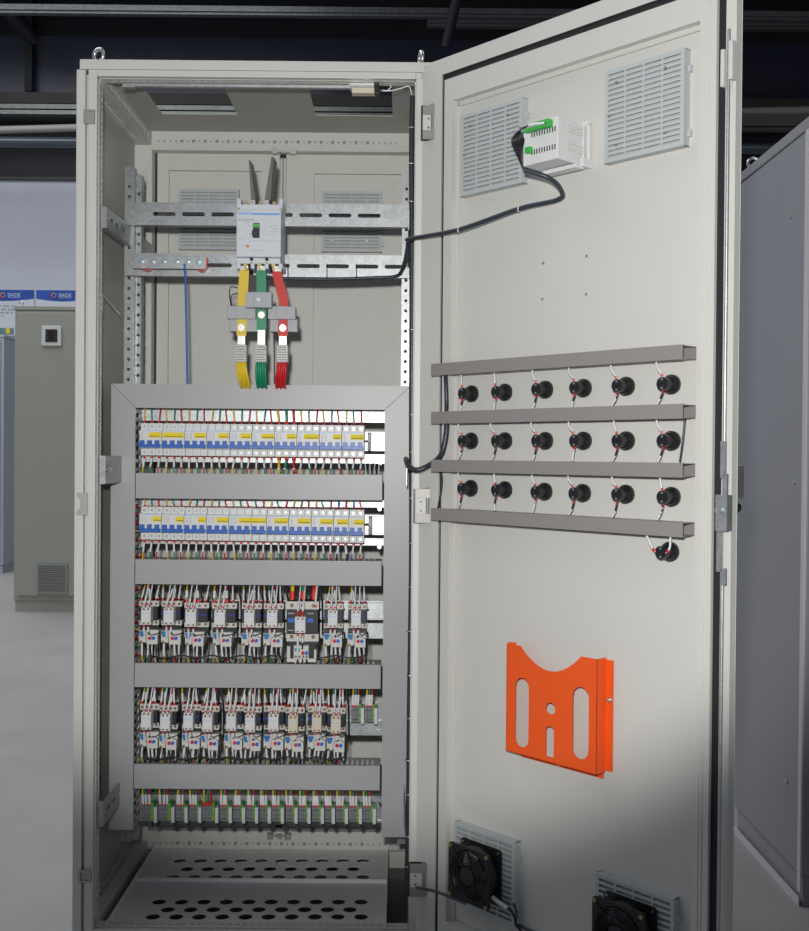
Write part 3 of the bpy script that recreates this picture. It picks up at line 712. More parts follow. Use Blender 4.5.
# ================================================================== slotted ducts
YF, YB = .160, .238
def cover_prism(poly, label_parent):
    b = B(); n = len(poly)
    b.plate(poly, [], (0, YF+.0018, 0), XA, ZA, .0018)
    return b
def duct(label, poly, x0, x1, z0, z1, vertical, group):
    t = thing('slotted_duct', label, 'wiring duct', ((x0+x1)/2, YB, z0), I4, group)
    c = B(); c.plate(poly, [], (0, YF+.0018, 0), XA, ZA, .0018)
    if vertical:
        for x in (x0, x1-.0015): c.box(x, x+.0015, YF+.0018, YF+.009, z0, z1-(.0 if False else .06))
    else:
        for z in (z0, z1-.0015): c.box(x0+(.065 if 'corner' in label else 0), x1-(.065 if 'corner' in label else 0), YF+.0018, YF+.009, z, z+.0015)
    c.build('duct_cover', duct_m, t)
    b = B()
    if vertical:
        n = int((z1-z0-.01)/.0205)
        hs = [rect(YF+.008, YB-.016, z0+.01+k*.0205, z0+.0205+k*.0205) for k in range(n)]
        for x in (x0+.0015, x1-.003): b.plate(rect(YF+.003, YB, z0, z1), hs, (x, 0, 0), YA, ZA, .0015)
        b.box(x0+.003, x1-.003, YB-.002, YB, z0, z1)
    else:
        n = int((x1-x0-.01)/.0125)
        hs = [rect(x0+.006+k*.0125, x0+.0115+k*.0125, YF+.010, YB-.02) for k in range(n)]
        for z in (z0+.0015, z1-.003): b.plate(rect(x0, x1, YF+.003, YB), hs, (0, 0, z), XA, YA, .0015)
        b.box(x0, x1, YB-.002, YB, z0+.003, z1-.003)
    b.build('duct_base', duct_s, t)
xo0, xi0, xi1, xo1 = PX(110.3, YF), PX(134.5, YF), PX(383.6, YF), PX(409.3, YF)
zt1, zt0 = PZ(384.8, YF), PZ(408.8, YF); zbl, zbr = PZ(831, YF), PZ(835, YF)-.003
e = .0006
duct('top corner-cut grey duct bridging the two upright ducts', [(xo0+e, zt1), (xi0+e, zt0), (xi1-e, zt0), (xo1-e, zt1)], xo0, xo1, zt0, zt1, False, 'frame of wide grey ducts')
duct('left upright grey duct beside the breaker rows', [(xo0, zt1-e), (xi0, zt0-e), (xi0, zbl), (xo0, zbl)], xo0, xi0, zbl, zt1, True, 'frame of wide grey ducts')
duct('right upright grey duct beside the breaker rows', [(xo1, zt1-e), (xi1, zt0-e), (xi1, zbr), (xo1, zbr)], xi1, xo1, zbr, zt1, True, 'frame of wide grey ducts')
DU = []
for pt, pb, lab in ((474, 499.3, 'grey duct between the two breaker rows'), (560.2, 585, 'grey duct under the lower breaker row'), (664, 688, 'grey duct between the two contactor rows'), (765, 789.5, 'grey duct under the lower contactor row')):
    z1, z0 = PZ(pt, YF), PZ(pb, YF); x0, x1 = xi0+.002, PX(381.5, YF)
    duct(lab, rect(x0, x1, z0, z1), x0, x1, z0, z1, False, 'four horizontal grey ducts')
    DU.append((z1, z0))
for xq in ((xo0+xi0)/2, (xi1+xo1)/2):
    for dx in (-.013, .013): loose([(xq+dx, .2, zbl+.03), (xq+dx*1.1, .205, 1.0), (xq+dx, .2, zt0)], .015, 'black')
# ferrules and wires glimpsed in the left duct's slots
for k in range(26):
    py = 508+k*8.3 if k < 20 else 470+k
    if k >= 20: continue
    z = PZ(py, YF); c = ['red', 'red', 'red', 'yellow', 'red', 'green'][k % 6]
    if DU[0][1] > z > DU[1][0] or DU[1][1] > z > DU[2][0]:
        loose([(xi0-.012, .185, z+.004), (xi0-.001, .19, z), (xi0+.006, .205, z-.004)], .0018, c)
PYR = 235
Y = .12; x0, x1 = PX(236.3, Y), PX(281, Y); z1, z0 = PZ(198, Y), PZ(268, Y); xc = (x0+x1)/2; w = x1-x0
mc = thing('main_breaker', 'white moulded case main breaker with green marked toggle on the upper rails', 'circuit breaker', (xc, .215, z0))
b = B(); zA, zB_ = PZ(209.5, Y), PZ(257, Y)
b.box(x0, x1, Y, .214, zB_, zA); b.box(x0-.002, x1+.001, Y+.012, .214, zA, z1-.012); b.box(x0-.002, x1-.002, Y+.012, .214, z0+.012, zB_)
for k in range(4):
    c = x0+.004+k*(w-.006)/3
    for dz0, dz1 in ((z1-.014, z1),): b.box(c-.005, c+.005, Y+.012, .214, dz0, dz1+(.002 if k in (0, 3) else 0))
    b.box(c-.005, c+.005, Y+.012, .214, z0, z0+.014)
b.build('breaker_case', mat('main breaker plastic', (.60, .63, .67), .4), mc, bevel=.002)
b = B(); tx = PX(256.5, Y); b.box(tx-.0085, tx+.0075, Y-.001, Y+.001, PZ(238, Y), PZ(223, Y)); b.each('toggle_slot', darkp, mc)
b = B(); b.box(tx-.0075, tx+.0065, Y-.002, Y-.0005, PZ(227.5, Y), PZ(224, Y)); b.build('toggle_mark', tgreen if False else pcbgreen, mc)
b = B(); b.box(tx-.0095, tx+.005, Y-.014, Y-.001, PZ(237, Y), PZ(231, Y)); b.build('toggle', darkp, mc, bevel=.002)
b = B(); b.ydisc(PX(247.8, Y), PZ(246.3, Y), .0035, Y-.002, Y); b.build('test_button', mat('orange button', (.80, .12, .05), .4), mc)
b = B(); zz = PZ(214, Y); b.text('CHNT', .0105, (x0+.004, Y-.0006, zz+.0005), XA, ZA, 0, 'LEFT'); b.box(x0+.034, x1-.003, Y-.0006, Y, zz-.0022, zz+.002)
b.build('blue_print', mblue, mc)
b = B(); zz = PZ(219.8, Y)
b.text('NM1-225S/3300', .0058, (x0+.004, Y-.0006, zz), XA, ZA, 0, 'LEFT')
for py, a, c in ((222.5, .16, .30), (226, .28, .34), (229, .06, .11), (226, .70, .92), (228.5, .80, .94), (231, .72, .93), (234, .68, .90), (234, .28, .34), (239, .06, .20), (241.5, .28, .34), (241, .38, .58), (241, .62, .95), (245, .10, .22), (250.5, .38, .62)):
    b.box(x0+w*a, x0+w*c, Y-.0004, Y, PZ(py, Y)-.0006, PZ(py, Y)+.0006)
b.box(x0+.003, x1-.003, Y-.0003, Y, PZ(220.7, Y)-.0003, PZ(220.7, Y)+.0002); b.box(x0+w*.62, x0+w*.625, Y-.0003, Y, PZ(241, Y), PZ(221, Y))
b.build('grey_print', greyink, mc)
b = B()
for k in range(3):
    c = x0+.021+k*(w-.006)/3
    b.box(c-.009, c+.009, Y+.016, .20, z0-.003, z0+.013)
for px in (251.2, 266.5):
    b.ydisc(PX(px, Y), PZ(258.5, Y), .004, Y+.006, Y+.0125)
b.each('terminal_cavity', void, mc)
b = B()
for k in range(3):
    c = x0+.021+k*(w-.006)/3
    b.ydisc(c, z0+.008, .005, Y+.009, Y+.016, 12); b.ydisc(c+.002, z0-.001, .004, Y+.004, Y+.014, 12); b.ydisc(c, z1-.008, .0045, Y+.016, Y+.024, 10)
for px, py in ((251.2, 262), (266.5, 262), (252, 201.5), (267, 201.5), (238, 208), (280, 208), (238, 255), (279.5, 254.5)): b.ydisc(PX(px, Y), PZ(py, Y), .0026, Y+.006, Y+.0125, 8)
b.each('screw', brass, mc)
# grey phase barriers sticking up out of the breaker
for (a, bb, px0, px1), lab in zip(((249, 160, 251, 255.5), (274, 157, 264.5, 270.5)), ('left', 'right')):
    Y2 = .13; q = [P(px0, 200, Y2), P(px1, 200, Y2), P(a+.7 if lab == 'left' else 273.5, bb, Y2), P(a-.3 if lab == 'left' else 271.3, bb, Y2)]
    b = B(); b.add([(v.x, Y2, v.z) for v in q]+[(v.x+.003, Y2+.05, v.z) for v in q], [(0, 1, 2, 3), (7, 6, 5, 4), (0, 4, 5, 1), (1, 5, 6, 2), (2, 6, 7, 3), (3, 7, 4, 0)])
    tag(b.build('phase_barrier', mat('barrier grey', (.13, .13, .125), .5) if lab == 'left' else bpy.data.materials['barrier grey']), '%s of the two slim dark grey phase barriers above the main breaker' % lab, 'phase barrier', 'phase barriers')
# copper links, transformers, lugs, cables
ph = [('yellow', ytape, 240.0, 249.0, 245.3, 239, 248), ('green', gtape, 257, 266.3, 262, 256, 266), ('red', rtape, 273, 283.3, 283, 276, 286)]
def strip(b, pts, w, t, m=0):
    """flat bar through points, width along x, thickness along y"""
    vs = []; fs = []
    for p in pts: vs += [(p[0]-w/2, p[1], p[2]), (p[0]+w/2, p[1], p[2]), (p[0]+w/2, p[1]+t, p[2]), (p[0]-w/2, p[1]+t, p[2])]
    for i in range(len(pts)-1):
        for k in range(4): fs.append((i*4+k, i*4+(k+1) % 4, i*4+4+(k+1) % 4, i*4+4+k))
    fs += [(3, 2, 1, 0), tuple(len(pts)*4-4+k for k in range(4))]
    b.add(vs, fs, m)
Yb = .135
def pz(py): return PZ(py, Yb)
specs = {'yellow': (PX(244.3, Yb), PX(243, Yb), 270, 336, PX(241.5, Yb)), 'green': (PX(261.5, Yb), PX(262, Yb), 270, 330, PX(262, Yb)), 'red': (PX(277.5, Yb), PX(284, Yb), 271, 336, PX(283, Yb))}
for c, tape, *_ in ph:
    xt, xm, pt, pb, xb_ = specs[c]; t = thing('copper_link', 'flat busbar link in %s sleeve dropping from the main breaker' % c, 'busbar', (xb_, Yb, pz(345)), I4, 'coloured busbar links')
    b = B(); mid = pz(305); xe = PX({'yellow': 242, 'green': 262, 'red': 283.5}[c], Yb)
    strip(b, [(xt, Yb, pz(pt)), (xt, Yb, pz(275)), (xm if c != 'yellow' else xt-.003, Yb, pz(300)), (xe, Yb, pz(pb))], .0235, .004); b.build('sleeve', tape, t)
    b = B(); strip(b, [(xt, Yb-.001, pz(266)), (xt, Yb-.001, pz(pt+.2))], .02, .005); strip(b, [(xe, Yb+.001, pz(pb-.5)), (xe, Yb+.001, pz(346))], .018, .003)
    b.ydisc(xe, pz(340.5), .006, Yb-.006, Yb+.001, 6); b.ydisc(xe, pz(328 if c != 'green' else 315), .0085, Yb-.003, Yb-.0005, 20); b.ydisc(xe, pz(326 if c != 'green' else 315), .005, Yb-.008, Yb-.003, 6)
    b.each('plated_end', chrome, t)
    # lug label + cables
    lt_ = thing('cable_tag', 'white printed tag wrapped on the %s supply cables above the top duct' % c, 'tag', (xe, Yb-.02, pz(363)), I4, 'printed cable tags')
    b = B(); b.box(xe-.014, xe+.014, Yb-.012, Yb+.014, pz(362.5), pz(345)); b.build('tag_sleeve', mat('tag grey', (.50, .50, .50), .35) if c == 'yellow' else bpy.data.materials['tag grey'], lt_, bevel=.002)
    b = B()
    for k in range(6):
        z_ = pz(347.5+k*2.5); xx = xe-.010
        while xx < xe+.009:
            l = random.uniform(.002, .005); b.box(xx, min(xx+l, xe+.011), Yb-.0124, Yb-.012, z_-.001, z_+.001); xx += l+.0012
    b.build('tag_print', darkp, lt_)
    dx = {'yellow': .008, 'green': 0, 'red': -.006}[c]
    for k in range(5):
        s = (k-2)*.0048
        pts = spline([(xe+s, Yb-.002-(k % 2)*.004, pz(361)), (xe+s*1.1+dx*.4, Yb-.006, pz(372)), (xe+s*1.1+dx, Yb+.01+(k % 2)*.006, pz(384)), (xe+s*1.1+dx, .19, pz(392))], 4)
        tag(B().tube(pts, .003, 8).build('supply_cable', W[c], None, loc=pts[-1]), '%s supply cable of five entering the top duct, %s from the left' % (c, ORD[k]), 'cable', c+' supply cables')
for c, xa_, xb_, pa, pb, yy in (('left', 227.5, 256, 306, 331, .125), ('centre', 246, 272, 292, 307.5, .10), ('right', 268.5, 296, 306, 331, .125)):
    x0_, x1_ = PX(xa_, yy), PX(xb_, yy); zt2, zb_2 = PZ(pa, yy), PZ(pb, yy)
    t = thing('current_transformer', '%s of the three grey current transformers on the busbar links' % c, 'transformer', ((x0_+x1_)/2, yy+.03, zb_2), I4, 'current transformers')
    zs = PZ(319, yy) if c != 'centre' else zb_2
    b = B(); b.box(x0_, x1_, yy, yy+.03, zs, zt2); b.box(x0_+.02, x1_-.022, yy-.002, yy, zs, zt2)
    if c != 'centre': b.box(x0_+.004, x1_+.004, yy+.012, yy+.045, zb_2, zs+.002)
    b.build('transformer_case', ctgrey, t, bevel=.002)
    b = B()
    if c != 'centre':
        for zq in (zs-.005, zs-.010, zs-.015): b.box(x0_+.006, x1_+.002, yy+.0105, yy+.012, zq-.001, zq+.001)
    b.ydisc((x0_+x1_)/2, (zs+zt2)/2, .004, yy-.004, yy-.001, 12); b.build('transformer_detail', screw if c == 'centre' else ctgrey, t)
tag(B().box(PX(246, .13)-.0, PX(256, .13), .155, .16, PZ(306, .14), PZ(274, .14)).build('insulating_sheet', mat('dark green sheet', (.015, .03, .025), .35)), 'dark sheet between the yellow and green busbar links', 'sheet')
for k, q in enumerate(([(238, 288), (231, 287), (229.5, 294), (231, 306)], [(238, 293), (232, 295), (231, 300), (232, 306)])):
    tag(B().tube(spline([P(a, b_, .13) for a, b_ in q], 6), .0013, 6).build('thin_wire', W['black']), '%s thin black wire looping over the left current transformer' % ('outer' if k == 0 else 'inner'), 'wire', 'thin wires of the transformers')
tag(B().tube(spline([P(272, 300, .16), P(274, 335, .17), P(274.5, 384, .18)], 5), .0018, 6).build('thin_wire', W['black']), 'thin black wire hanging between green and red links', 'wire', 'thin wires of the transformers')
# copper strip on the left with red insulators
Y = .175; t = thing('earth_bar', 'plated bolt strip on two red insulators at the left of the lower rail', 'busbar', (PX(170, Y), .215, PZ(270, Y)))
b = B(); b.box(PX(133, Y), PX(206.5, Y), Y, Y+.006, PZ(269.5, Y), PZ(257, Y)); b.build('bar', zinc, t, bevel=.0006)
b = B()
for px in (145, 200): b.cyl((PX(px, Y), Y+.006, PZ(264, Y)), (PX(px, Y), .214, PZ(264, Y)), .0165, 24)
b.box(PX(206.6, Y), PX(207.8, Y), Y-.002, Y+.006, PZ(268, Y), PZ(258, Y)); b.each('insulator', redi, t)
b = B()
for px in (141.5, 152.5, 164, 176.5, 187.5, 198.5): b.ydisc(PX(px, Y), PZ(261.5, Y), .0085, Y-.0015, Y, 16); b.ydisc(PX(px, Y), PZ(261.5, Y), .006, Y-.007, Y-.001, 6)
b.each('bolt', screw, t)
pts = spline([P(184.5, 264, Y-.004), P(185.5, 285, Y+.0), P(186.5, 330, Y), P(187.5, 386, .19)], 5)
tag(B().tube(pts, .0026, 8).build('earth_wire', W['blue'], None, loc=pts[-1]), 'single blue wire hanging from the bolt strip into the top duct', 'wire')
# cable along the lower rail
pts = [P(258, 276, .20), P(285, 278.5, .2), P(330, 279, .2), P(380, 277.5, .2), P(396, 276, .2), P(402, 270, .18), P(406, 255, .1), P(409, 240, .02)]
cable('rail_cable', 'dark cable tied under the lower slotted rail, rising to the right jamb', pts, .0042)
for k, px in enumerate((288, 327, 356.5)):
    p = P(px, 264, .213); q_ = P(px, 279, .195)
    tag(B().tube([p, P(px, 272, .208), q_], .0012, 6).build('cable_tie', blackp), '%s black tie holding the cable under the lower slotted rail' % ['left', 'middle', 'right'][k], 'cable tie', 'ties under the lower slotted rail')
# harness on the right jamb
pts = [P(412.5, 96, .035), P(411.5, 150, .035), P(411.8, 235, .035), P(412.0, 300, .035), P(411.5, 420, .035), P(411.5, 560, .035), P(409.5, 700, .035), P(408.5, 800, .035), P(407, 885, .035)]
cable('jamb_harness', 'long black cable bundle tied down the right jamb of the cabinet', pts, .0062, mat('harness', (.03, .034, .04), .4, noise=.5, nscale=200))
for k, py in enumerate((128, 164, 202, 330, 415, 452, 498, 543, 587, 631, 675, 718, 760, 794, 836, 866)):
    p = P(411.8-(py > 600)*2-(py > 750)*1.5, py, .035)
    tag(B().torus(p, (0, 0, 1), .0072, .0014, 16, 6).build('cable_tie', chrome), 'pale tie around the jamb cable bundle, %s from the top' % ORD[k], 'cable tie', 'ties of the jamb bundle')
# door switch on the head
Y = .02; t = thing('door_switch', 'cream and black door switch with loose white wire under the cabinet head', 'switch', tuple(P(370, 94, Y)))
b = B(); b.box(P(352, 90, Y).x, P(375, 90, Y).x, Y-.014, Y+.01, PZ(94, Y), PZ(88.5, Y)); b.build('switch_body', mat('cream plastic', (.62, .56, .44), .5), t, bevel=.001)
b = B(); b.box(P(350, 86, Y).x, P(374, 86, Y).x, Y-.008, Y+.012, PZ(89, Y), PZ(83.5, Y)); b.build('switch_bracket', chrome, t)
b = B(); b.box(P(374.5, 90, Y).x, P(380, 90, Y).x, Y-.018, Y+.01, PZ(94.5, Y), PZ(86.5, Y)); b.box(P(374.5, 90, Y).x, P(379, 90, Y).x, Y-.012, Y+.006, PZ(87, Y), PZ(81.5, Y)); b.cyl(P(380, 91, Y-.004), P(382.5, 90.5, Y-.004), .008, 10); b.each('connector', blackp, t, bevel=.001)
b = B(); b.tube(spline([P(382, 90, Y), P(387, 90.5, Y), P(391, 87, Y), P(390, 84.5, Y+.005)], 6), .0014, 6); b.tube(spline([P(382, 91, Y), P(392, 90.5, Y), P(402, 88, Y), P(409, 86.5, Y), P(412, 96, .035)], 6), .0014, 6)
b.build('switch_wire', sleeve_m, t)
PYR = 480
def mcb(row, i, px0, px1, npole, t0, f0, f1, t1, lab, txt):
    YT, YFr = .187, .172
    x0, x1 = PX(px0, YFr), PX(px1, YFr)
    zt, zf0, zf1, zb_ = PZ(t0, YT), PZ(f0, YFr), PZ(f1, YFr), PZ(t1, YT)
    rn = 'upper' if row == 0 else 'lower'
    t = thing('circuit_breaker', '%s small breaker from the left in the %s breaker row, %s blue toggles' % (ORD[i], rn, 'three' if npole == 3 else 'two'), 'circuit breaker', ((x0+x1)/2, .232, zb_), I4, '%s row breakers' % rn)
    b = B(); pw = (x1-x0)/npole
    for k in range(npole):
        b.box(x0+k*pw+.0002, x0+(k+1)*pw-.0002, YT, .231, zb_, zt)
    b.box(x0, x1-.0004, YFr, YT, zf1, zf0)
    b.build('breaker_case', whitep, t, bevel=.0007)
    b = B()
    for k in range(npole):
        for zz in ((zt+zf0)/2, (zb_+zf1)/2): b.ydisc(x0+(k+.45)*pw+.001, zz, .0032, YT-.0006, YT+.0, 10)
    b.each('terminal_screw', screw, t)
    ztg = zf0-(zf0-zf1)*.56; zlow = zf1+.002
    b = B()
    for k in range(npole):
        b.box(x0+(k+.14)*pw+.0005, x0+(k+.72)*pw, YFr-.011, YFr, zlow+.007, ztg); 
    b.box(x0+.001, x1-.002, YFr-.012, YFr, zlow, zlow+.0085)
    b.build('toggle', blue_t, t, bevel=.0007)
    b = B(); a, c = lab
    xl, xr_ = x0+(x1-x0)*a, x0+(x1-x0)*c; zl1 = zf0-(zf0-zf1)*.13; zl0 = zf0-(zf0-zf1)*.41
    b.box(xl, xr_, YFr-.0008, YFr, zl0, zl1)
    lo = b.build('yellow_label', ylab, t)
    b = B(); xx = xl+.003
    while xx < xr_-.003:
        l = random.uniform(.0015, .0035); b.box(xx, xx+l, YFr-.001, YFr-.0008, zl0+.002, zl0+.0042); xx += l+.0012
    b.build('label_print', ink, lo)
    b = B(); b.box(x0+.001, x1-.004, YFr-.0003, YFr, zf0-.0030, zf0-.0016); b.build('blue_print', pblue, t)
    b = B()
    if a > .2:
        for k in range(5): b.box(x0+.004, x0+.009, YFr-.0003, YFr, zf0-.008-k*.0034, zf0-.0068-k*.0034)
        if a > .42:
            for k in range(5): b.box(x0+.013, x0+.018, YFr-.0003, YFr, zf0-.008-k*.0034, zf0-.0068-k*.0034)
        b.build('grey_print', greyink, t)
    return t
labs1 = [(.42, .97), (.02, .98), (.43, .97), (.50, .97), (.50, .98), (.42, 1), (.55, .97), (.30, .98), (.60, .98), (.38, .99)]
labs2 = [(.60, .99), (.62, .99), (.62, .99), (.45, .99), (.44, 1), (0, .98), (.33, .98), (.38, .98), (.38, .99), (.2, 1), (.3, 1)]
px = 139.2; r1 = []
for i in range(10):
    r1.append((px, px+22.2, 3)); px += 22.5
px = 139.6; r2 = []
for i, n in enumerate([3]*5+[2]+[3]*3+[2, 2]):
    wpx = 22.4 if n == 3 else 15.3; r2.append((px, px+wpx-.3, n)); px += wpx
trip = ['yellow', 'green', 'red']
for row, rr, labs, (t0, f0, f1, t1) in ((0, r1, labs1, (424, 430.8, 449.3, 456.3)), (1, r2, labs2, (507.6, 514.6, 533.5, 540.5))):
    rn = 'upper' if row == 0 else 'lower'
    zd_top = PZ(409, .2) if row == 0 else DU[0][1]; zd_bot = DU[0][0] if row == 0 else DU[1][0]
    for i, (a, c, n) in enumerate(rr):
        sag = .6*i/10 if row == 0 else 1.6*i/10
        mcb(row, i, a, c, n, t0+sag, f0+sag, f1+sag, t1+sag, labs[i], '')
        for k in range(n):
            xx = PX(a+(k+.5)*(c-a)/n+.6, .19); big = (row == 0 and i == 6)
            col = trip[k] if n == 3 else (['green', 'red'] if i == 5 else ['blue', 'red'])[k]
            r = .0022 if not big else .0038; zt = PZ(t0+sag, .19); zb_ = PZ(t1+sag, .19)
            if row and i == 9: r = .0028
            j = random.uniform(-.006, .004)
            wire('feed_wire', '%s wire from above into the %s breaker of the %s breaker row' % (col, ORD[i], rn), 'wire', 'wires entering the %s breaker row' % rn,
                 [(xx+j, .205, zd_top+.004), (xx+j*.6, .197, zd_top-.010), (xx, .198, zt+.006), (xx, .200, zt-.004)], r*.8, col, None, (.74, .90), I4, r*1.0)
            j = random.uniform(-.005, .005)
            col2 = col if not (row and i >= 9) else (['black', 'black'] if i == 9 else ['blue', 'red'])[k]
            wire('sleeved_wire', '%s wire with white sleeve leaving the %s breaker of the %s breaker row' % (col2, ORD[i], rn)+(', left one' if col2 == 'black' and k == 0 else ', right one' if col2 == 'black' else ''), 'wire', 'sleeved wires under the %s breaker row' % rn,
                 [(xx+j, .193, zd_bot-.004), (xx+j*.8, .190, zd_bot+.010), (xx, .196, zb_-.012), (xx, .200, zb_+.003)], r*.85, col2, (.36, .78) if not big else (.3, .35), (.78, .94), I4, r*1.15)
PYR = 600
creamp = mat('aged cream plastic', (.62, .57, .45), .45)
def contactor(row, i, pa, pb, aux, T, big=False, cream=False):
    """T: pixel rows (terminal top, terminal bottom, aux bottom, low terminal, relay top, relay bottom)"""
    rn = 'upper' if row == 0 else 'lower'; YT, YBd, YX = .19, .178, .150
    if big: YT, YBd, YX = .175, .165, .140
    x0, x1 = PX(pa, YT), PX(pb, YT); t0, t1, ab, lt0, rt, rb = T
    zt, zt1, zl, zr_ = PZ(t0, YT), PZ(t1, YT), PZ(ab, YT), PZ(lt0, YT)
    where = ('large black contactor with two blue stripes in the upper contactor row' if big else '%s contactor from the left in the %s contactor row, white block on front' % (ORD[i], rn))
    t = thing('contactor', where, 'contactor', ((x0+x1)/2, .232, zl-.01), I4, None if big else 'contactors of the %s contactor row' % rn)
    b = B(); b.box(x0+.0005, x1-.0005, YT+.004, .231, zl-.014, zt); b.box(x0+.001, x1-.001, YBd, YT+.004, zr_+.0, zt1)
    b.build('contactor_body', darkp, t, bevel=.001)
    b = B(); b.box(x0, x1, YT-.002, YT+.02, zt1, zt); b.box(x0, x1, YT-.002, YT+.02, zl-.001 if not big else zl-.004, zr_); b.each('terminal_strip', whiteq, t, bevel=.001)
    n = 4 if not big else 3; b = B(); pw = (x1-x0)/n
    for k in range(n):
        for zz in ((zt+zt1)/2, (zl+zr_)/2): b.ydisc(x0+(k+.5)*pw, zz, .0034 if not big else .005, YT-.0035, YT-.002, 10)
    b.each('terminal_screw', copper, t)
    xa0, xa1 = PX(aux[0], YX), PX(aux[1], YX); za1, za0 = PZ(aux[2], YX), PZ(aux[3], YX)
    b = B(); b.box(xa0, xa1, YX, YBd+.001, za0+.006, za1-.006); b.box(xa0, xa1, YX+.004, YBd+.001, za1-.008, za1); b.box(xa0, xa1, YX+.004, YBd+.001, za0, za0+.008)
    au = b.build('auxiliary_block', creamp if cream else whitep, t, bevel=.0008)
    b = B()
    for fx in (.27, .73):
        for zz in (za1-.004, za0+.0045): b.ydisc(xa0+(xa1-xa0)*fx, zz, .0027, YX+.0025, YX+.004, 10)
    b.each('terminal_screw', copper, au)
    b = B(); zz = za0+(za1-za0)*.66; b.box(xa0+.002, xa1-.002, YX-.0004, YX, zz-.0006, zz+.0006); b.box(xa0+.002, xa0+.009, YX-.0004, YX, zz+.0016, zz+.0026); b.build('blue_print', pblue, au)
    # blue print on the dark body
    b = B(); zm = (zt1+zr_)/2+(.002 if not big else .004)
    if big:
        b.box(x0+.005, xa0-.002, YBd-.0008, YBd, zm-.005, zm+.005); b.box(xa1+.002, x1-.013, YBd-.0008, YBd, zm-.005, zm+.005); b.build('blue_stripe', blue_b, t)
        b = B(); b.box(x0+.004, xa0-.004, YBd-.0006, YBd, zt1-.010, zt1-.0075); b.box(xa1+.003, x1-.012, YBd-.0006, YBd, zt1-.010, zt1-.0075); b.box(x0+.004, xa0-.004, YBd-.0006, YBd, zr_+.008, zr_+.010); b.build('grey_print', greyink, t)
    else:
        if x1-xa1 > .012:
            m = (xa1+x1)/2; hw = min(.009, (x1-xa1)/2-.003); b.box(m-hw, m+hw*.1, YBd-.0006, YBd, zm-.003, zm+.003); b.box(m+hw*.3, m+hw, YBd-.0006, YBd, zm-.0026, zm+.0026)
        if xa0-x0 > .010: b.box(x0+.002, xa0-.002, YBd-.0006, YBd, zm-.004, zm+.003)
        if b.v: b.build('blue_print', navy, t)
    # ---- relay
    YR = .168 if not big else .15; rx0, rx1 = (pa-.4, pb-1.2) if not big else (pa+7.5, pb-10)
    if x1-x0 > .058 and not big: rx0 += 1; rx1 -= 4
    ra, rb_ = PX(rx0, YR), PX(rx1, YR); zt_, zb_ = PZ(rt, YR), PZ(rb, YR); wv = rb_-ra; hv = zt_-zb_
    rl = thing('overload_relay', ('large overload relay under the black contactor with blue stripes' if big else 'overload relay with blue dial under the %s contactor of the %s contactor row' % (ORD[i], rn)), 'relay', ((ra+rb_)/2, .22, zb_), I4, None if big else 'overload relays of the %s row' % rn)
    b = B()
    if big:
        b.box(ra-.016, rb_+.016, YR+.02, .22, zb_-.008, zt_); b.build('relay_base', darkp, rl, bevel=.001)
        b = B(); b.box(ra-.018, rb_+.018, YR+.008, .21, zb_-.010, zb_-.001); b.box(ra-.018, ra-.010, YR+.012, .21, zb_-.01, zt_-.004); b.box(rb_+.012, rb_+.018, YR+.014, .21, zb_-.01, zt_-.012)
        b.box(ra, rb_, YR, YR+.03, zb_, zt_); b.build('relay_case', whiteq, rl, bevel=.001)
    else:
        b.box(ra, rb_, YR+.010, .21, zb_+hv*.12, zt_); b.box(ra, ra+wv*.36, YR+.002, YR+.02, zb_+hv*.1, zt_); 
        m0 = ra+wv*.42; q = [(m0, zb_), (rb_, zb_), (rb_, zb_+hv*.62), (rb_-wv*.22, zb_+hv*.78), (m0, zb_+hv*.66)]
        b.plate(q, [], (0, YR+.012, 0), XA, ZA, .014); b.build('relay_case', whiteq, rl, bevel=.0008)
    b = B(); b.ydisc(ra+wv*(.17 if not big else .24), zt_-hv*.30, .0052 if not big else .006, YR-.002, YR+.003, 16); b.box(ra+wv*.02, ra+wv*.34, YR+.0012, YR+.002, zt_-hv*.26, zt_-hv*.04)
    b.build('current_dial', mat('dial blue', (.03, .18, .42), .4) if 'dial blue' not in bpy.data.materials else bpy.data.materials['dial blue'], rl)
    bx = ra+wv*(.60 if not big else .62); bz = zb_+hv*.47; rr = .0042
    B().ydisc(bx, bz, rr, YR-.007, YR, 14).build('stop_button', redi, rl); B().ydisc(bx+rr*2.15, bz, rr, YR-.007, YR, 14).build('reset_button', blue_b, rl)
    b = B()
    for fx in ((.1, .45, .62, .84) if not big else (.15, .38, .64, .86)): b.ydisc(ra+wv*fx, zb_+hv*.17, .003, YR-.001 if fx > .4 or big else YR+.001, YR+.001 if fx > .4 or big else YR+.003, 10)
    b.each('terminal_screw', copper, rl)
    # ---- wires above
    cn = 'large contactor' if big else '%s contactor' % ORD[i]
    dz = DU[1][1] if row == 0 else DU[2][1]; rowt = '%s contactor row' % rn
    if big:
        for k, c in enumerate(trip):
            xx = x0+(k+.5)*pw; wire('heavy_wire', 'thick %s wire with red sleeve into the large contactor of the upper row' % c, 'wire', 'thick wires of the large contactor',
                 [(xx+.002*(1-k), .21, dz+.003), (xx, .19, dz-.008), (xx, .180, zt+.003)], .0052, c, None, (.62, .99), I4, .0062)
        wire('wire', 'white sleeved wire at the right edge of the large contactor', 'wire', None, [(x1-.006, .2, dz+.002), (x1-.008, .17, zt+.004), (x1-.008, .172, zt-.014)], .002, 'white', (.1, .9), (.9, .99), I4, .0028)
    else:
        cols = trip+['white']
        hv4 = row == 0 and i in (2, 3)
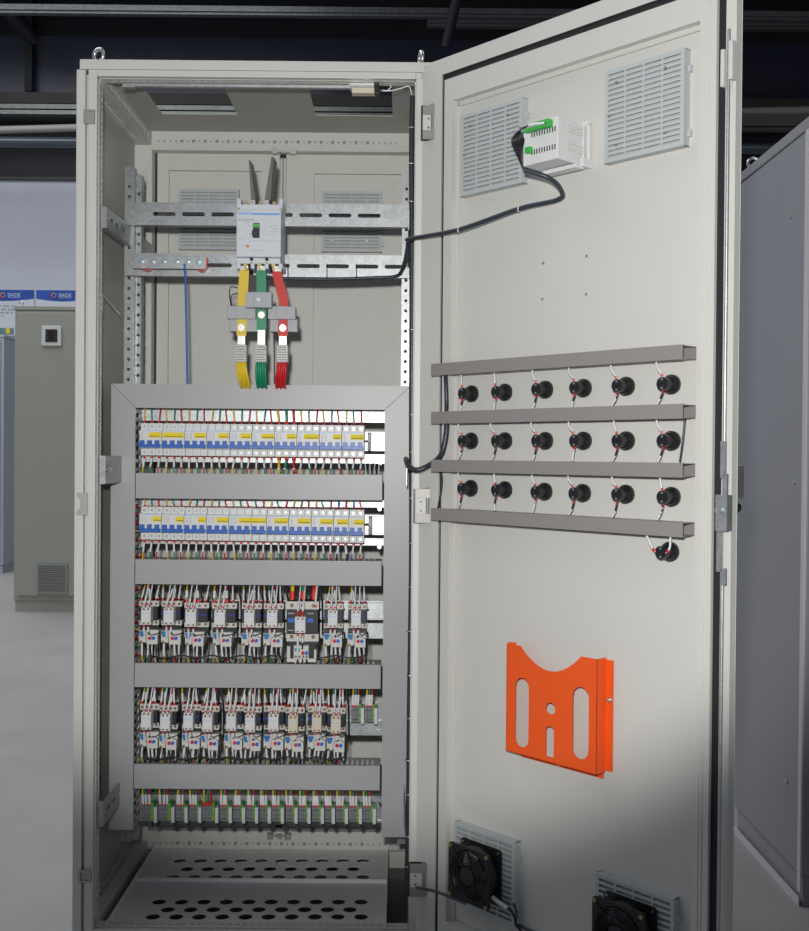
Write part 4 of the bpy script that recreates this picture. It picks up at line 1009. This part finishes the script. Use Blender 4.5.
        for k in range(4):
            xx = x0+(k+.5)*pw; j = random.uniform(-.009, .009); c = cols[k]
            thick = hv4 and k in (0, 2)
            wire('contactor_wire', '%s wire with white sleeve entering the top of the %s, %s' % (c if c != 'white' else 'white', cn, rowt), 'wire', 'sleeved wires above the %s' % rowt,
                 [(xx+j, .215, dz+.002), (xx+j, .20, dz-.010), (xx+j*.4, .183, zt+.010), (xx, .182, zt+.0005)], .0018, c, (random.uniform(.42, .58), .87) if not (hv4 and k < 3) else (.5, .8), (.87, .98), I4, .0025 if not thick else .0042)
    # aux wires above
    for k, s in enumerate(('left', 'right')):
        xx = xa0+(xa1-xa0)*(.27 if k == 0 else .73)
        loose([(xx+.002, .19, dz-.004), (xx+.002, .165, zt+.012), (xx+.001, YX-.002, zt1+.006), (xx, YX+.001, za1+.002)], .0018, 'white', (.55, .84), (.84, .98), .0027)
        xe = xx+random.uniform(-.003, .003)
        loose([(xe, YR-.003, zt_-hv*(.55 if k == 0 else .25)), (xx, YX+.006, zt_-.002), (xx, YX+.003, za0-.002)], .0018, 'black' if k else 'white', (.05 if k == 0 else .45, .9), (.9, .99), .0027)
    # wires under the relay
    dzb = DU[2][0] if row == 0 else DU[3][0]
    for k in range(4):
        fx = (.1, .42, .62, .88)[k]; xx = ra+wv*fx; j = random.uniform(-.004, .004)
        if big and k == 3: continue
        c = (['yellow', 'green', 'red']+['white'])[k]
        wire('relay_wire', '%s white-sleeved wire under the overload relay of the %s, %s' % ({'yellow': 'yellow tipped', 'green': 'green tipped', 'red': 'red tipped', 'white': 'plain'}[c], cn, rowt), 'wire', 'sleeved wires under the %s' % rowt,
             [(xx+j, .19, dzb-.002), (xx+j, .182, dzb+.010), (xx+j*.5, YR+.012, zb_-.014), (xx, YR+.012, zb_+.001)], .0021, c, (.40, .96), None, I4, .0029)
    for q in range(3):
        xx = ra+wv*(.25+.3*q)+random.uniform(-.003, .003)
        loose([(xx+random.uniform(-.006, .006), .185, dzb-.002), (xx+.003, .165, dzb+.009), (xx+random.uniform(-.004, .004), YR+.006, zb_-.010), (xx, YR+.010, zb_)], .0018, 'black')
    return zt_, zb_, ra, rb_
u3 = [(139.5, 159, 141, 150.6), (161.5, 182, 163.5, 173.5), (184.5, 209, 185.3, 196), (212.3, 237, 214.3, 225), (242, 262, 244.2, 254.2), (263.8, 284, 267, 277.3), (286.6, 319, 295, 305.5), (324, 343.5, 328, 337.6), (348, 367, 351.3, 361)]
for i, (a, c, x_, y_) in enumerate(u3):
    dy = [0, 0, 1.6, 1.8, 1.8, 1.8, 1.5, 1.5, 1.5][i]; big = i == 6
    T = (601.5+dy, 607.2+dy, 625.5+dy, 620.5+dy, 631.5+dy, 645+dy) if not big else (601, 609, 639.5, 633, 645.5, 658.5)
    ax = (x_, y_, 608.5+dy, 626+dy) if not big else (x_, y_, 617, 633)
    contactor(0, i, a, c, ax, T, big)
PYR = 680
u4 = [(140.3, 159.2, 141.2, 151), (159.6, 178, 160.3, 170), (182.5, 201.2, 183.5, 193), (201.6, 219.6, 202.6, 212.4), (225, 243.7, 226.3, 236), (244, 262, 245.3, 255), (264.3, 285, 268.4, 278.6), (285.4, 305, 288.3, 298), (308.3, 327, 312.2, 321.7), (327.4, 346, 331.2, 341)]
for i, (a, c, x_, y_) in enumerate(u4):
    dy = 1.2*(i % 2)+.15*i
    contactor(1, i, a, c, (x_, y_, 713.5+dy, 731+dy), (704.5+dy, 710.5+dy, 728+dy, 723+dy, 734+dy, 749+dy), False, i >= 7)
# black loop cables under the relays
for (py, xa_, xb_, lab, nn) in ((656.5, 150, 366, 'black cable strung under the upper row of overload relays', 14), (758, 143, 345, 'black cable strung under the lower row of overload relays', 14)):
    pts = [P(xa_+(xb_-xa_)*k/nn, py+(1.5 if k % 2 else -1), .168) for k in range(nn+1)]; cable('loop_cable', lab, pts, .0019, W['black'])
k = 0
for row, us, yy, zz in ((0, u3, 640, 663), (1, u4, 742, 764)):
    for i in range(len(us)):
        if row == 0 and i == 6: continue
        a, c = us[i][0], us[i][1]; xm = (a+c)/2+random.uniform(-1, 1)
        pts = [P(c+.5, yy-8, .185), P(c+.8+random.uniform(-1, 1), yy+6, .172), P(c-1, zz-5, .172), P(c-2, zz+2, .19)]
        cable('control_wire', 'black wire dropping right of the %s overload relay in the %s contactor row' % (ORD[i], 'upper' if row == 0 else 'lower'), pts, .0017, W['black'], 4)
        pts = [P(us[i][2]+8, yy-10, .155), P(us[i][2]+9.5, yy-5, .152), P(c-2, yy-6.5, .156), P(c+1.2, yy-8, .17)]
        cable('control_wire', 'thin black loop over the %s overload relay in the %s contactor row' % (ORD[i], 'upper' if row == 0 else 'lower'), pts, .0009, W['black'], 5)
# heavier dark wiring behind the contactors
for (pt, pb, xa_, xb_, lab) in ((589, 600, 138, 322, 'upper'), (690, 703, 138, 349, 'lower')):
    for k in range(34):
        x = xa_+(xb_-xa_)*(k+.5)/34+random.uniform(-1.5, 1.5)
        pts = [P(x, pt-3, .215), P(x+1, (pt+pb)/2, .21), P(x+2.5, pb+2, .215), P(x+3, pb+35, .225)]
        loose(pts, .0024, 'black')
PYR = 740
def terms(px0, px1, pt, pb, label, group, foot=True):
    Yt = .195; x0, x1 = PX(px0, Yt), PX(px1, Yt); zt, zb_ = PZ(pt, Yt), PZ(pb, Yt)
    t = thing('terminal_block', label, 'terminal block', ((x0+x1)/2, .232, zb_), I4, group)
    wv = x1-x0; tw = wv*.78/3.75
    for k in range(3):
        b = B(); b.box(x0+k*tw+.0002, x0+(k+1)*tw-.0002, Yt+.004, .231, zb_, zt)
        b.box(x0+k*tw+.0004, x0+(k+1)*tw-.0004, Yt, Yt+.004, zb_+(zt-zb_)*.55, zt-.002); b.box(x0+k*tw+.0004, x0+(k+1)*tw-.0004, Yt, Yt+.004, zb_+.002, zb_+(zt-zb_)*.42)
        q = b.build('terminal', termg, t, bevel=.0004)
        b = B(); b.ydisc(x0+(k+.5)*tw, zb_+(zt-zb_)*.78, .0017, Yt-.0005, Yt, 8); b.ydisc(x0+(k+.5)*tw, zb_+(zt-zb_)*.2, .0017, Yt-.0005, Yt, 8)
        b.each('screw', darkp, q)
    b = B(); a = x0+3*tw; c = a+tw*.8; b.box(a, c, Yt+.001, .231, zb_+.001, zt+.006)
    q = b.build('ground_terminal', tgreen, t, bevel=.0004)
    b = B(); b.box(a+.0005, c-.0005, Yt, Yt+.001, zb_+(zt-zb_)*.55, zt-.004); b.box(a+.0005, c-.0005, Yt, Yt+.001, zb_+.003, zb_+(zt-zb_)*.40); b.build('yellow_stripe', mat('lime', (.22, .42, .03), .4) if 'lime' not in bpy.data.materials else bpy.data.materials['lime'], q)
    b = B(); c2 = PX(px1-2.7, Yt); b.box(c2-.0005, x1+.001, Yt+.006, .231, zb_-.006, zt-.002); q = b.build('end_stop', termg, t)
    b = B(); b.box(c2, x1+.0005, Yt-.004, Yt+.006, zb_-.002, zt-.003); b.build('marker_strip', mat('marker white', (.60, .62, .68), .5) if 'marker white' not in bpy.data.materials else bpy.data.materials['marker white'], q)
    if foot:
        b = B(); b.box(c2+.001, x1+.003, Yt+.01, .23, zb_-.014, zb_-.003); b.build('rail_clamp', darkp, t)
    return x0, tw, zt, Yt
tg = [(141.3, 157), (158.6, 174.4), (176, 187.7), (189.6, 201.3), (202.6, 218.3), (220, 231.9), (233.5, 245.2), (246.7, 258.2), (260, 271), (272, 284), (286, 297.7), (299, 310.6), (312.3, 324), (325.5, 335), (336.4, 348), (350, 362), (363.5, 376)]
for i, (a, c) in enumerate(tg):
    x0, tw, zt, Yt = terms(a, c+.3, 806.5, 822, '%s group from the left in the row of grey terminals' % ORD[i], 'terminal groups along the bottom')
    for k, cc in enumerate(trip):
        xx = x0+(k+.5)*tw; jj = random.uniform(-.003, .003); th = i == 4
        wire('terminal_wire', '%s wire %s into the %s group of the bottom terminal row' % (cc, 'without sleeve' if th else 'with white sleeve', ORD[i]), 'wire', 'wires of the bottom terminals',
             [(xx+jj*1.5, .205, DU[3][1]+.003), (xx+jj, .198, DU[3][1]-.008), (xx+jj*.4, .199, zt+.012), (xx, .202, zt-.001)], .0022, cc, (.52, .93) if not th else None, (.93, .99) if not th else (.84, .99), I4, .0034)
for i, (a, c) in enumerate(((351, 363.6), (364.8, 377))):
    x0, tw, zt, Yt = terms(a, c, 706, 722, '%s of two terminal groups right of the lower contactor row' % ('left', 'right')[i], 'terminal groups beside the lower contactors', False)
    for k, cc in enumerate(trip):
        xx = x0+(k+.5)*tw
        wire('terminal_wire', '%s wire with white sleeve into the %s terminal group right of the lower contactors' % (cc, ('left', 'right')[i]), 'wire', 'wires of the side terminals',
             [(xx+.002, .205, DU[2][1]+.003), (xx+.002, .198, DU[2][1]-.008), (xx, .199, zt+.012), (xx, .202, zt-.001)], .0022, cc, (.48, .93), (.93, .99), I4, .0034)
# end stops right of breaker rows
for a, t0, t1, lab in ((365.2, 431.5, 449.5, 'upper'), (366.8, 516, 533, 'lower')):
    b = B(); Y = .19; b.box(PX(a, Y), PX(a+3.4, Y), Y, .231, PZ(t1, Y), PZ(t0, Y)); b.box(PX(a+.6, Y), PX(a+2.8, Y), Y-.001, Y, PZ(t0+9, Y), PZ(t0+2, Y), 1)
    tag(b.build('rail_end_stop', [termg, mat('stop mark', (.4, .42, .43), .5) if lab == 'upper' else bpy.data.materials['stop mark']]), 'grey clamp closing the right end of the %s breaker row' % lab, 'rail clamp', 'rail clamps')
# loose wires at the right end of the upper breaker row
for k in range(7):
    pts = [P(366+k*2.1, 474, .2), P(365.5+k*2.2, 468, .215), P(366+k*2.3+random.uniform(-1, 1), 463.5, .222)]
    loose(pts, .0016, 'black' if k % 2 else 'white')

tag(LOOSE.build('loose_wiring', LM, None, loc=tuple(P(250, 660, .2))), 'small sleeved wire ends and black wires crowding the two contactor rows', 'wiring', None, 'stuff')
# ================================================================== the hall
def st(o): o['kind'] = 'structure'; return o
wallc = mat('hall white wall', (.53, .555, .62), .7, noise=.04, nscale=2)
darkc = mat('dark hall cladding', (.009, .010, .015), .6, noise=.2, nscale=1.5)
bluec = mat('dark blue sheeting', (.032, .035, .062), .25, noise=.3, nscale=.6)
beamc = mat('beam steel', (.055, .053, .050), .6, .2, noise=.2, nscale=3)
fm = mat('concrete floor', (.30, .293, .287), .5, noise=.22, nscale=2.2, bump=.15, bscale=120)
st(B().box(-9, 9, -5, 12.2, -.1, 0).build('floor', fm))
YW = 11.47
def WZ(py): return P(40, py, YW).z
st(B().box(-9, 9, YW, YW+.2, 0, WZ(180)).build('wall_back', wallc))
st(B().box(-9, 9, YW-.06, YW+.2, WZ(180.5), WZ(178)).build('trim_1', beamc))
st(B().box(-9, 9, YW+.1, YW+.3, WZ(178), 7.6).build('wall_upper', darkc))
st(B().box(-9, 9, -5, YW+.3, 7.6, 7.7).build('ceiling', darkc))
st(B().box(-9.2, -9, -5, 12.2, 0, 7.7).build('wall_left', wallc))
st(B().box(9, 9.2, -5, 12.2, 0, 7.7).build('wall_right', mat('grey hall wall', (.12, .125, .14), .7)))
b = B(); b.box(-9, 9, YW-.0, YW+.1, WZ(92), WZ(36)); st(b.build('trim_2', bluec))
def hb(py0, py1, y, m, name, label, x0=-9, x1=9, cat='beam', grp=None):
    z1, z0 = P(40, py0, y).z, P(40, py1, y).z
    b = B()
    if 'pipe' in name: b.tube([(x0, y, (z0+z1)/2), (x1, y, (z0+z1)/2)], (z1-z0)/2, 16)
    elif 'tray' in name: b.box(x0, x1, y, y+.12, z0, z1)
    else: b.box(x0, x1, y, y+.12, z0, z1); b.box(x0, x1, y+.02, y+.10, z0-.03, z0)
    tag(b.build(name, m), label, cat, grp)
hb(92, 103, YW-.5, beamc, 'steel_beam', 'grey brown steel beam across the dark upper wall, above the pipes')
hb(104, 108.5, YW-.7, mat('tray steel', (.16, .175, .165), .4, .6, noise=.4, nscale=20), 'cable_tray', 'upper greenish metal cable tray under the steel beam', cat='cable tray')
hb(110, 114, YW-.7, bpy.data.materials['tray steel'], 'cable_tray', 'lower greenish metal cable tray under the steel beam', cat='cable tray')
b = B(); b.tube([P(-60, 131.5, 10), P(400, 119, 10), P(900, 108, 10)], .042, 12); tag(b.build('hall_pipe', mat('pale pipe', (.26, .255, .235), .5)), 'slim pale pipe sloping across below the cable trays', 'pipe')
hb(137, 147.5, 10.3, mat('blue grey duct', (.11, .135, .16), .35, .5), 'hall_pipe', 'thick blue grey pipe across the dark upper wall', cat='pipe')
b = B(); p0, p1 = P(26, 30, YW-.1), P(33, 92, YW-.1); b.box(p0.x, p1.x, YW-.15, YW, p1.z, 7.6); tag(b.build('steel_column', darkc), 'narrow dark column on the blue upper wall, far left', 'column')
def strut(a, c, w, label, m=darkc):
    b = B(); b.tube([a, c], w, 4); tag(b.build('roof_strut', m), label, 'strut', 'roof struts')
strut(P(-12, -12, 10), P(34, 40, 10.8), .09, 'dark slanting roof strut at the top left', mat('strut dark', (.012, .013, .017), .6))
strut(P(458, -6, 9), P(446, 46, 9.3), .07, 'dark upright roof strut above the cabinet hinge', bpy.data.materials['strut dark'])
perf = mat('purlin steel', (.09, .095, .10), .5, .5, noise=.6, nscale=30)
hb(4, 9.5, 9.4, perf, 'roof_purlin', 'upper perforated roof purlin along the top of the hall', grp='roof purlins', cat='purlin')
hb(14, 19, 9.9, perf, 'roof_purlin', 'lower perforated roof purlin above the open door', x0=1.0, grp='roof purlins', cat='purlin')
hb(107, 119, 7.0, mat('brownish beam', (.035, .033, .030), .7), 'steel_beam', 'faint brown beam in the dark to the right of the door', x0=2.0)
# posters on the back wall
def poster(pa, pb, lab, logo):
    y = YW-.02; x0, x1 = P(pa, 300, y).x, P(pb, 300, y).x; z1, z0 = WZ(290.3), WZ(336)
    t = thing('poster', lab, 'poster', ((x0+x1)/2, y, z0), I4, 'posters on the white wall')
    B().box(x0, x1, y, YW, z0, z1).build('poster_sheet', mat('poster white', (.62, .66, .72), .6) if 'poster white' not in bpy.data.materials else bpy.data.materials['poster white'], t)
    za_ = WZ(299); zc_ = WZ(301.5); n = 12
    b = B(); b.plate([(x1, z1), (x0, z1)]+[(x0+(x1-x0)*k/n, za_-(za_-zc_)*math.sin(math.pi*k/n)) for k in range(n+1)], [], (0, y-.001, 0), XA, ZA, .002)
    b.build('poster_banner', mat('banner blue', (.012, .08, .42), .5, noise=.7, nscale=3) if 'banner blue' not in bpy.data.materials else bpy.data.materials['banner blue'], t)
    b = B(); lx = P(logo, 295.5, y).x; lz = WZ(295.8); b.text('SIADE', .062, (lx+.06, y-.006, lz+.004), XA, ZA, 0, 'LEFT', .001); b.box(lx+.065, lx+.22, y-.006, y-.005, WZ(298.2), WZ(297.8)); b.build('logo_text', mat('logo pale', (.45, .55, .70), .5) if 'logo pale' not in bpy.data.materials else bpy.data.materials['logo pale'], t)
    for (a0, a1, nm, cc) in ((50, 200, 'orange', (.8, .25, .06)), (210, 330, 'red', (.6, .12, .1)), (-40, 40, 'cyan', (.1, .4, .8))):
        b = B(); pts = [(lx+.028*math.cos(math.radians(a0+(a1-a0)*k/8)), y-.006, lz+.028*math.sin(math.radians(a0+(a1-a0)*k/8))) for k in range(9)]
        b.tube(pts, .009, 6); b.build('logo_arc', mat('logo '+nm, cc, .5) if 'logo '+nm not in bpy.data.materials else bpy.data.materials['logo '+nm], t)
    if pa < 0:
        b = B()
        for q in (306.5, 310, 313.2):
            xx = P(-8, q, y).x
            while xx < P(14, q, y).x: l = random.uniform(.03, .09); b.box(xx, xx+l, y-.003, y-.001, WZ(q)-.012, WZ(q)+.012); xx += l+.02
        b.box(P(1, 316.5, y).x, P(4, 316.5, y).x, y-.003, y-.001, WZ(317.2), WZ(316)); b.build('poster_print', greyink, t)
        b = B(); b.box(P(-2, 330, y).x, P(14, 330, y).x, y-.003, y-.001, WZ(335), WZ(328.5)); b.build('poster_picture', mat('picture teal', (.12, .25, .30), .5, noise=.9, nscale=8), t)
        b = B(); b.box(P(6, 330, y).x, P(10, 330, y).x, y-.006, y-.004, WZ(334), WZ(328)); b.build('poster_picture', ylab, t)
poster(-25, 34, 'left poster with blue banner and printed lines, above the pale far cabinet', 3)
poster(36.2, 90, 'right poster with blue banner, above the olive grey far cabinet', 54)
# far cabinets
def far_cab(name, label, x0, x1, y0, y1, h, m, F=I4):
    t = thing(name, label, 'cabinet', ((x0+x1)/2, (y0+y1)/2, 0), F)
    b = B(); b.box(x0, x1, y0, y1, .08, h-.03); b.build('cabinet_body', m, t, F, bevel=.006)
    b = B(); b.box(x0-.004, x1+.004, y0-.006, y1+.004, h-.03, h); b.build('roof_cap', m, t, F, bevel=.003)
    b = B(); b.box(x0+.01, x1-.01, y0+.01, y1-.01, 0, .08); b.build('plinth', m, t, F)
    b = B(); b.box(x0+.03, x1-.03, y0-.016, y0-.001, .12, h-.05); b.build('door', m, t, F, bevel=.003)
    return t
olive = mat('olive grey paint', (.34, .345, .30), .5, noise=.03, nscale=4)
# olive cabinet: front face bottom at y=615
yo = -D0 + Z0*F_/(615-455); xo = P(14.2, 450, yo).x; ho = P(30, 306, yo).z
t = far_cab('control_cabinet', 'closed olive grey cabinet on the floor at the left background', xo, xo+.8, yo, yo+.5, ho, olive)
b = B(); a, c = P(42, 326, yo-.02), P(61.5, 346, yo-.02); b.box(a.x, c.x, yo-.03, yo-.016, c.z, a.z); b.build('meter_frame', whitep, t, bevel=.004)
b = B(); a, c = P(45.5, 329.3, yo-.03), P(57.3, 342, yo-.03); b.box(a.x, c.x, yo-.033, yo-.03, c.z, a.z); q = b.build('meter_display', mat('meter dark', (.03, .015, .012), .3), t)
b = B()
for k in range(5): zz = a.z-.018-k*.019; b.box(a.x+.008, a.x+.02, yo-.0345, yo-.033, zz, zz+.007); b.box(c.x-.018, c.x-.008, yo-.0345, yo-.033, zz, zz+.007)
b.build('meter_marks', mat('teal marks', (.05, .14, .16), .4), q)
b = B(); a, c = P(37, 563, yo-.02), P(67.5, 593.5, yo-.02); n = 14; hs = [rect(a.x+.015, c.x-.015, c.z+.015+k*(a.z-c.z-.03)/n, c.z+.023+k*(a.z-c.z-.03)/n) for k in range(n)]
b.plate(rect(a.x, c.x, c.z, a.z), hs, (0, yo-.016, 0), XA, ZA, .012); b.build('vent_grille', mat('old grille', (.26, .27, .26), .5), t)
b = B(); p = P(21.3, 303.5, yo+.05); b.torus((p.x, yo+.05, p.z-.0), (.5, 1, 0), .016, .005); b.build('eyebolt', chrome, t)
# pale cabinet at the very left
yp = -D0 + Z0*F_/(577-455); xp = P(3.6, 450, yp).x; hp = P(3, 334.5, yp).z
pale = mat('pale blue grey paint', (.36, .40, .46), .5)
t = far_cab('control_cabinet', 'closed pale blue grey cabinet at the far left edge of the view', xp-.8, xp, yp, yp+.9, hp, pale)
# right cabinet
gr = mat('mid grey paint', (.24, .245, .27), .5, noise=.03, nscale=5, bump=.1, bscale=700)
t = far_cab('control_cabinet', 'closed mid grey cabinet standing close to the right of the open door', 1.800, 2.60, .32, .90, 2.06, gr)
b = B(); b.box(1.797, 1.802, .32, .342, .04, 2.03); b.build('corner_strip', mat('light strip', (.50, .50, .51), .5), t)
b = B(); b.box(1.797, 1.800, .33, .89, .0, .022); b.build('base_strip', bpy.data.materials['light strip'], t)
b = B(); b.torus((1.825, .86, 2.06+.022), (0.2, 1, 0), .015, .0045); b.build('eyebolt', chrome, t)
b = B()
for z, y in ((1.83, .45), (1.11, .40), (.30, .43)): b.cyl((1.795, y, z), (1.80, y, z), .006, 8)
b.each('side_screw', chrome, t)
far_cab('control_cabinet', 'light grey cabinet edge seen in the gap behind the open door', 2.36, 3.16, 2.97, 3.5, P(740, 241, 2.97).z, mat('light grey paint', (.20, .21, .235), .5))
# ================================================================== light
w = bpy.data.worlds.new('world'); S.world = w; w.use_nodes = True
bg = w.node_tree.nodes['Background']; bg.inputs['Color'].default_value = (.78, .86, 1, 1); bg.inputs['Strength'].default_value = AMB
def area(name, loc, rot, size, e, col=(1, 1, 1), sy=None):
    l = bpy.data.lights.new(name, 'AREA'); l.energy = e; l.size = size*4; l.color = col
    if sy: l.shape = 'RECTANGLE'; l.size_y = sy
    o = bpy.data.objects.new(name, l); COL.objects.link(o); o.location = loc; o.rotation_euler = rot; return o
# the camera flash, above and left of the lens
fl = bpy.data.lights.new('camera_flash', 'SPOT'); fl.energy = FLASH; fl.spot_size = math.radians(SPOTA); fl.spot_blend = .35; fl.shadow_soft_size = .035; fl.color = (1, .985, .95)
fo = bpy.data.objects.new('camera_flash', fl); COL.objects.link(fo); fo.location = CP + Vector((-.06, -.02, .17))
tgt = Vector(AIM); fo.rotation_euler = (tgt-fo.location).to_track_quat('-Z', 'Y').to_euler()
area('hall_lamp', (-3.5, 5.6, 6.6), (0, 0, 0), 1.5, 900*HALL, (.94, .965, 1)); area('hall_lamp', (-4.5, 1.0, 7.2), (0, 0, 0), 1.5, 420*HALL, (.94, .965, 1)); area('hall_lamp', (5, 2, 7.2), (0, 0, 0), 1.5, 260*HALL, (.94, .965, 1))
S.view_settings.view_transform = 'Standard'; S.view_settings.look = 'None'; S.view_settings.gamma = 1; S.view_settings.use_curve_mapping = False
S.view_settings.exposure = EXPO
